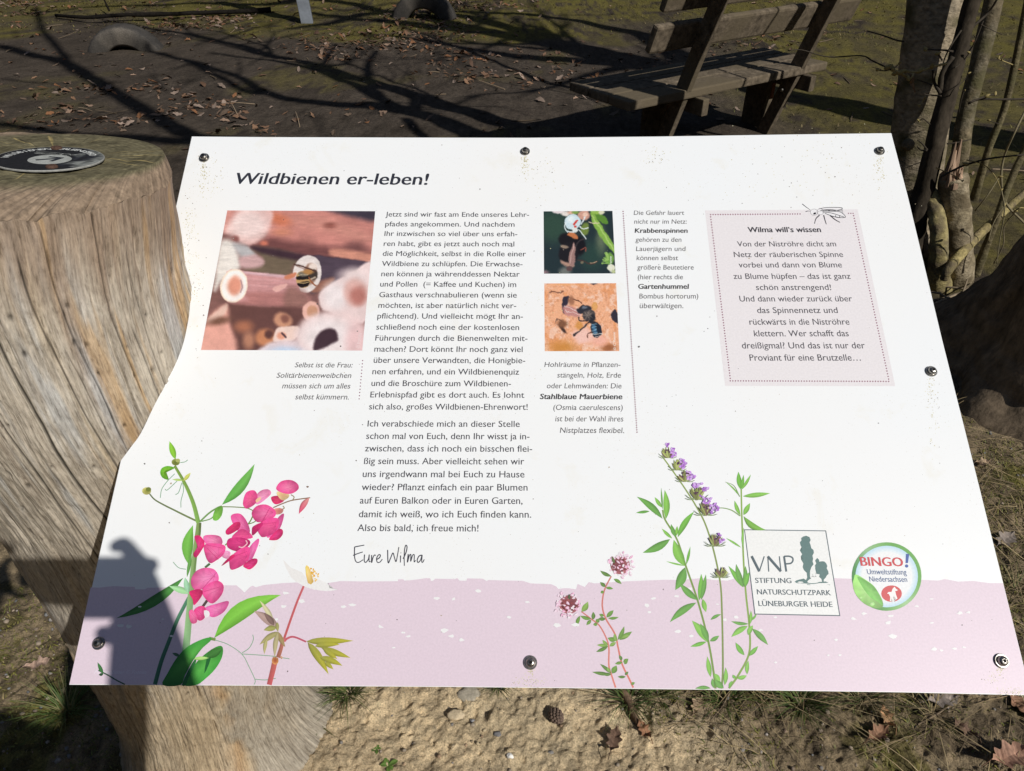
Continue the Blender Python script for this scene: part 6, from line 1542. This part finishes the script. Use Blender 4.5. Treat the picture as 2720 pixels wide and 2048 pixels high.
def blades(n, fx, fy, keep, hmin, hmax, wmin, wmax, seed, cols, droop=.6, lean=.5):
    r = np.random.default_rng(seed)
    V, F, C = [], [], []
    k = tries = 0
    while k < n and tries < n * 15:
        tries += 1
        x, y = fx(r), fy(r)
        if r.random() > keep(x, y): continue
        z = float(gz(x, y)) - .002; a = r.uniform(0, 2 * np.pi); h = r.uniform(hmin, hmax); w = r.uniform(wmin, wmax)
        d = np.array([math.cos(a), math.sin(a), 0]); s = np.array([-d[1], d[0], 0]); ln = r.uniform(.1, lean)
        b = k * 7; P = []
        for i, t in enumerate((0, .4, .75, 1)):
            p = np.array([x, y, z]) + d * h * (ln * t + droop * t * t) + ZV * h * (t - .45 * droop * t * t)
            P += [p] if i == 3 else [p + s * w * (1 - .5 * t), p - s * w * (1 - .5 * t)]
        V.append(P); F += [(b, b + 1, b + 3, b + 2), (b + 2, b + 3, b + 5, b + 4), (b + 4, b + 5, b + 6)]
        C.append(np.broadcast_to(np.array(cols[r.integers(len(cols))]) * r.uniform(.6, 1.2), (7, 3))); k += 1
    return np.array(V).reshape(-1, 3), F, np.concatenate(C)
MOSSC = [(.17, .16, .034), (.20, .18, .045), (.12, .125, .03), (.24, .19, .09), (.14, .155, .045)]
nosand = lambda x, y: float((1 - sand_mask(x, y)) * (.12 + .88 * sstep(-.1, .4, fbm(x * 6, y * 6, 0, 3, 440))))
stuff('moss', blades(26000, lambda r: r.uniform(.30, 1.75), lambda r: r.uniform(.62, 2.4), nosand, .004, .015, .0007, .0018, 62, MOSSC, .6, .9), M_BLADE)
stuff('moss', blades(7000, lambda r: r.uniform(-1.25, -.70), lambda r: r.uniform(.66, 1.5), nosand, .003, .012, .0007, .0018, 63, MOSSC, .5, .8), M_BLADE)
farm = lambda x, y: float(sstep(7.6, 9.4, y) * .9 + sstep(1.5, 2.6, x) * .7) * (.2 + .8 * float(sstep(-.1, .4, fbm(x * 1.5, y * 1.5, 0, 3, 445))))
stuff('moss', blades(9000, lambda r: r.uniform(-6, 6), lambda r: r.uniform(2.6, 11), farm, .008, .028, .002, .006, 64, [(.12, .105, .025), (.15, .125, .04), (.085, .085, .02), (.17, .13, .06)], .5, .9), M_BLADE)
STRAW = [(.34, .26, .14), (.40, .31, .17), (.27, .20, .11), (.20, .15, .09)]
stuff('dry_grass', blades(1500, lambda r: r.uniform(.15, 1.7), lambda r: r.uniform(.66, 2.4), lambda x, y: nosand(x, y) * .9, .03, .09, .0006, .0013, 65, STRAW, 1.5, 2.2), M_BLADE)
def pebbles(n, fx, fy, keep, smin, smax, seed, cols):
    bm = bmesh.new(); bmesh.ops.create_icosphere(bm, subdivisions=1, radius=1); bm.verts.index_update()
    B = np.array([v.co[:] for v in bm.verts]); Fb = [[v.index for v in f.verts] for f in bm.faces]; bm.free()
    r = np.random.default_rng(seed); V, F, C = [], [], []; k = tries = 0
    while k < n and tries < n * 15:
        tries += 1
        x, y = fx(r), fy(r)
        if r.random() > keep(x, y): continue
        s = smin * (smax / smin) ** (r.random() ** 2.2); P = B * (1 + r.normal(0, .12, (len(B), 1))) * s * r.uniform(.6, 1.15, 3)
        a = r.uniform(0, 6.28); ca, sa = math.cos(a), math.sin(a)
        P = np.column_stack([P[:, 0] * ca - P[:, 1] * sa, P[:, 0] * sa + P[:, 1] * ca, P[:, 2]]) + (x, y, float(gz(x, y)) + s * .25)
        V.append(P); F += [[i + k * len(B) for i in f] for f in Fb]; C.append(np.broadcast_to(np.array(cols[r.integers(len(cols))]) * r.uniform(.7, 1.2), (len(B), 3))); k += 1
    return np.concatenate(V), F, np.concatenate(C)
PEB = [(.24, .22, .20), (.30, .24, .18), (.22, .17, .13), (.17, .17, .17), (.32, .28, .25), (.27, .19, .14)]
stuff('gravel', pebbles(1500, lambda r: r.uniform(.2, 1.6), lambda r: r.uniform(.64, 2.0), lambda x, y: .15 + .85 * float(1 - sand_mask(x, y)), .0014, .0075, 71, PEB), M_STONE, True)
stuff('gravel', pebbles(800, lambda r: r.uniform(-.75, .5), lambda r: r.uniform(.66, 1.05), lambda x, y: .4 + .6 * float(sstep(0, .4, fbm(x * 5, y * 5, 0, 2, 450))), .0012, .0060, 72, [(.36, .28, .18), (.30, .25, .19), (.42, .34, .22), (.24, .22, .20), (.33, .23, .15)]), M_STONE, True)
stuff('gravel', pebbles(500, lambda r: r.uniform(-1.25, -.72), lambda r: r.uniform(.66, 1.5), lambda x, y: 1, .0018, .009, 73, PEB), M_STONE, True)
r = np.random.default_rng(74); m = MB()
for k in range(150):
    if k < 90: x, y = r.uniform(.35, 1.75), r.uniform(.68, 2.6)
    else: x, y = r.uniform(-5, 4), r.uniform(3.5, 9)
    s = 1 if k < 90 else 2.6
    a = r.uniform(0, 6.28); l = r.uniform(.03, .11) * s; p = np.array([x, y, float(gz(x, y)) + .003]); d = np.array([math.cos(a), math.sin(a), r.uniform(-.02, .12)])
    m.tube([p, p + d * l * .5 + r.normal(0, .004, 3), p + d * l], np.array([.0014, .0012, .0007]) * s * r.uniform(.7, 1.5), 5, True, np.array((.20, .15, .10)) * r.uniform(.4, 1.5))
for a_, b_ in (((2455, 818), (2628, 738)), ((2462, 800), (2566, 772)), ((2478, 836), (2604, 768)), ((2500, 760), (2640, 772)), ((2440, 770), (2530, 800)), ((2520, 850), (2570, 742))):
    p, q = gnd(*a_, .02), gnd(*b_, .05); m.tube([p, (p + q) / 2 + r.normal(0, .012, 3), q], [.005, .0045, .003], 6, True, np.array((.24, .19, .13)) * r.uniform(.7, 1.3))
stuff('twig_litter', (m.verts(), m.F, m.cols()), M_TWIG)

# ------------------------------------------------------------------ tufts of grass, one by one
GR = [(.075, .115, .028), (.10, .14, .035), (.06, .095, .03), (.20, .19, .08)]
def tuft(px, py, n, h, spread, label, seed, w=.0015, cols=GR):
    n = int(n * 1.6) if n > 20 else n
    g0 = gnd(px, py); r = np.random.default_rng(seed); t = MB()
    for k in range(n):
        a = r.uniform(0, 6.28); q = spread * math.sqrt(r.random()) * .4; o = np.array([g0[0] + q * math.cos(a), g0[1] + q * math.sin(a), 0]); o[2] = gz(o[0], o[1]) - .003
        a2 = a + r.normal(0, .5); d = np.array([math.cos(a2), math.sin(a2), 0]); s = np.array([-d[1], d[0], 0]); L = h * r.uniform(.45, 1.1); ln = r.uniform(.15, .7); dr = r.uniform(.2, .9); ww = w * r.uniform(.6, 1.2)
        P = []
        for tt_ in (0, .2, .4, .6, .8, 1):
            p = o + d * L * (ln * tt_ + dr * tt_ ** 2) + ZV * L * (tt_ - .5 * dr * tt_ ** 2)
            P += [p + s * ww * (1 - .85 * tt_), p + ZV * ww * .25, p - s * ww * (1 - .85 * tt_)]
        c = np.array(cols[r.integers(len(cols))]) * r.uniform(.75, 1.2)
        t.add(P, [(i * 3 + j, i * 3 + j + 1, i * 3 + j + 4, i * 3 + j + 3) for i in range(5) for j in (0, 1)], c)
    return t.solo('grass_tuft', M_BLADE, label, 'grass tuft', (g0[0], g0[1], float(gz(g0[0], g0[1]))), 'grass tufts around the board')
tuft(180, 1885, 85, .085, .06, 'bright green grass tuft on the moss left of the log foot', 1)
tuft(925, 1838, 90, .075, .045, 'dense dark grass tuft on the sand just right of the log', 2)
tuft(1325, 1822, 34, .05, .03, 'small sparse grass tuft under the middle of the lower board edge', 3)
tuft(1672, 1862, 60, .085, .05, 'grass tuft growing over the brown root on the sand', 4)
tuft(1745, 1850, 44, .07, .05, 'thin grass tuft just right of the brown root', 5)
tuft(2130, 1868, 90, .085, .07, 'wide grass tuft under the lower board edge beside the curled brown leaf', 6)
tuft(2290, 1855, 80, .08, .08, 'long tangled grass tuft under the lower board edge, left of the grey oak leaf', 7, cols=[(.09, .11, .04), (.28, .22, .11), (.075, .105, .03), (.33, .27, .15)])
tuft(1925, 1858, 50, .075, .06, 'loose grass tuft between the sand and the gravel', 8)
tuft(2480, 1900, 44, .06, .07, 'withered straw coloured grass tuft near the bottom right', 9, cols=[(.30, .23, .12), (.36, .28, .15), (.10, .10, .035)])
tuft(845, 1925, 5, .05, .008, 'tiny three bladed grass sprig alone on the sand', 10, .0022)
tuft(712, 1960, 12, .055, .02, 'few pale grass blades at the right root of the log', 11, cols=[(.30, .25, .13), (.08, .10, .03)])
tuft(2700, 1560, 40, .06, .06, 'short grass tuft at the right edge beside the board', 12, cols=[(.10, .11, .04), (.28, .22, .11)])
# small leafy weed
def weed(px, py, label, n, s):
    g0 = gnd(px, py); r = np.random.default_rng(int(px)); t = MB()
    for k in range(n):
        a = 6.283 * k / n + r.normal(0, .3); d = np.array([math.cos(a), math.sin(a), 0]); sd = np.array([-d[1], d[0], 0]); L = s * r.uniform(.6, 1.1); P = []
        for tt_ in np.linspace(0, 1, 7):
            p = np.array([g0[0], g0[1], float(gz(g0[0], g0[1]))]) + d * L * tt_ + ZV * L * (.55 * tt_ - .35 * tt_ ** 2); hw = L * .23 * math.sin(math.pi * max(.06, tt_) ** 1.3) ** .8 + .0004
            P += [p + sd * hw + ZV * hw * .3, p, p - sd * hw + ZV * hw * .3]
        t.add(P, [(i * 3 + j, i * 3 + j + 1, i * 3 + j + 4, i * 3 + j + 3) for i in range(6) for j in (0, 1)], np.array((.10, .17, .035)) * r.uniform(.7, 1.2))
    t.solo('weed', M_BLADE, label, 'plant', (g0[0], g0[1], float(gz(g0[0], g0[1]))))
weed(1030, 2034, 'small bright green leafy weed at the bottom edge on the sand', 9, .020); weed(1002, 1990, 'tiny green seedling just above the leafy weed on the sand', 5, .011)
# fallen oak leaves lying one by one
def oak_leaf(px, py, L, ang, curl, col, label, z=0.004, roll=0.3):
    g0 = gnd(px, py); t = np.linspace(0, 1, 25); r = np.random.default_rng(int(px * 3 + py))
    env = np.sin(np.pi * np.clip(t, .03, .985) ** 1.25) ** .8; hw = L * .30 * env * (1 - .42 * (np.cos(t * 2 * np.pi * 4.2) * .5 + .5))
    P = []
    for i in range(25):
        c = np.array([(t[i] - .5) * L, 0, curl * L * ((t[i] - .5) ** 2) * 2.2 + .004 * math.sin(t[i] * 13)])
        for j, q in enumerate((-1, -.5, 0, .5, 1)):
            P.append(c + np.array([.12 * L * abs(q) * .4, hw[i] * q, roll * hw[i] * abs(q) ** 1.6 + r.normal(0, L * .006)]))
    P = np.array(P); P[:, 2] -= P[:, 2].min()
    ca, sa = math.cos(ang), math.sin(ang)
    P[:, :2] = P[:, :2] @ np.array([[ca, -sa], [sa, ca]]).T
    zg = float(gz(g0[0], g0[1])) + z
    V = P + (g0[0], g0[1], zg)
    F = [(i * 5 + j, i * 5 + j + 1, i * 5 + j + 6, i * 5 + j + 5) for i in range(24) for j in range(4)]
    Cc = np.broadcast_to(col, (len(V), 3)) * (1 + .2 * r.normal(0, 1, (len(V), 1)).clip(-1, 1)); Cc = Cc.reshape(25, 5, 3); Cc[:, 2] *= 1.25
    nF = len(F); st = np.array([[-.5 * L, 0, curl * L * .55 + .003], [-.64 * L, .01 * L, .004]]); st[:, :2] = st[:, :2] @ np.array([[ca, -sa], [sa, ca]]).T
    mm = MB().add(V, F, Cc.reshape(-1, 3)); mm.tube(st + (g0[0], g0[1], zg), [.0011, .0008], 5, True, np.array(col) * .7)
    mm.solo('oak_leaf', M_LEAF, label, 'leaf', (g0[0], g0[1], zg), 'fallen oak leaves around the board')
BRN, DBR, GRY, TAN = (.25, .14, .085), (.13, .08, .055), (.27, .225, .19), (.36, .26, .17)
oak_leaf(1628, 1978, .058, 1.2, .5, DBR, 'dark curled oak leaf on the sand below the brown root', roll=.4)
oak_leaf(2322, 1962, .060, .5, .5, BRN, 'brown rolled oak leaf on the gravel in the bottom right', roll=.6)
oak_leaf(2352, 1925, .050, 1.7, .6, (.36, .21, .11), 'orange brown oak leaf standing up beside the rolled one', roll=.6)
oak_leaf(2490, 1872, .075, .15, .15, GRY, 'grey weathered oak leaf under the lower board edge', roll=.2)
oak_leaf(2705, 1878, .080, -1.1, .3, BRN, 'reddish brown oak leaf at the right edge level with the board corner')
oak_leaf(2660, 2028, .095, .3, .4, (.33, .19, .13), 'large shiny brown oak leaf in the bottom right corner', roll=.4, z=.012)
oak_leaf(1850, 1880, .050, 1.0, .3, TAN, 'pale tan oak leaf between the loose tuft and the brown root')
oak_leaf(1712, 1952, .045, 2.0, .4, (.26, .13, .07), 'small rust coloured oak leaf at the tip of the brown root')
oak_leaf(2662, 1446, .080, .6, .25, GRY, 'greyish lobed oak leaf right of the board edge')
oak_leaf(2604, 1236, .055, 0.2, .3, TAN, 'pale oak leaf tucked against the right board edge')
oak_leaf(100, 1770, .055, .4, .2, (.36, .25, .19), 'light brown oak leaf lying left of the log foot')
oak_leaf(2560, 1950, .05, 2.2, .4, DBR, 'dark brown oak leaf half hidden in the moss')
# root, cone, stones
P = np.array([gnd(1640, 1815, .012), gnd(1662, 1850, .012), gnd(1682, 1892, .011), gnd(1702, 1930, .006), gnd(1722, 1968, -.008)])
MB().tube(crom(P, 8), np.linspace(.009, .0075, 33), 10, True, (.15, .10, .065), .25, 5).solo('root', M_DBARK, 'brown woody root lying on the sand at the bottom centre right', 'root', gnd(1682, 1892), smooth=True)
cpos = gnd(1478, 1902, .014); m = MB()
ca_ = np.array([.55, -.75, .1]); ca_ /= np.linalg.norm(ca_); u_ = np.cross(ca_, ZV); u_ /= np.linalg.norm(u_); v_ = np.cross(ca_, u_)
m.lathe(cpos - ca_ * .016, ca_, [(.004, 0), (.009, .006), (.011, .014), (.009, .024), (.003, .031)], 14, (.07, .05, .04))
for k in range(58):
    hgt_ = (k + .5) / 58; a = k * 2.4; rad = .0125 * math.sin(math.pi * (.12 + .82 * hgt_)) ** .7
    o = cpos + ca_ * (-.016 + .031 * hgt_) + (u_ * math.cos(a) + v_ * math.sin(a)) * rad; d = (u_ * math.cos(a) + v_ * math.sin(a)) * .5 + ca_ * .6
    m.lathe(o, d, [(.0028, -.002), (.0034, .001), (.0016, .0035)], 6, (.155, .11, .085))
m.solo('pine_cone', M_TWIG, 'small brown pine cone on the sand below the board', 'pine cone', cpos)
def stone(px, py, s, col, label, flat=.6):
    bm = bmesh.new(); bmesh.ops.create_icosphere(bm, subdivisions=3, radius=1); bm.verts.index_update()
    B = np.array([v.co[:] for v in bm.verts]); Fb = [[v.index for v in f.verts] for f in bm.faces]; bm.free()
    B = B * (1 + .34 * fbm(B[:, 0] * 1.3 + px, B[:, 1] * 1.3, B[:, 2] * 1.3, 3, 9))[:, None] * (s, s * .8, s * flat)
    g0 = gnd(px, py); zg = float(gz(g0[0], g0[1])) - s * flat * .1
    solo('stone', B + (g0[0], g0[1], zg), Fb, M_STONE, label, 'stone', (g0[0], g0[1], zg), 'loose stones on the sand', True, np.broadcast_to(col, (len(B), 3)))
stone(1355, 2012, .007, (.78, .76, .72), 'small white stone on the sand near the bottom edge'); stone(1322, 1950, .008, (.17, .165, .17), 'dark grey stone on the sand above the white one'); stone(1245, 1843, .024, (.36, .32, .25), 'flat grey stone stuck in the sand under the board edge', .3)
stone(1212, 1900, .017, (.52, .42, .28), 'flat sandy lump just below the grey stone', .3); stone(1462, 2000, .006, (.20, .19, .18), 'dark stone on the sand right of the white one'); stone(1255, 1912, .006, (.30, .30, .31), 'little blue grey pebble right of the sandy lump')
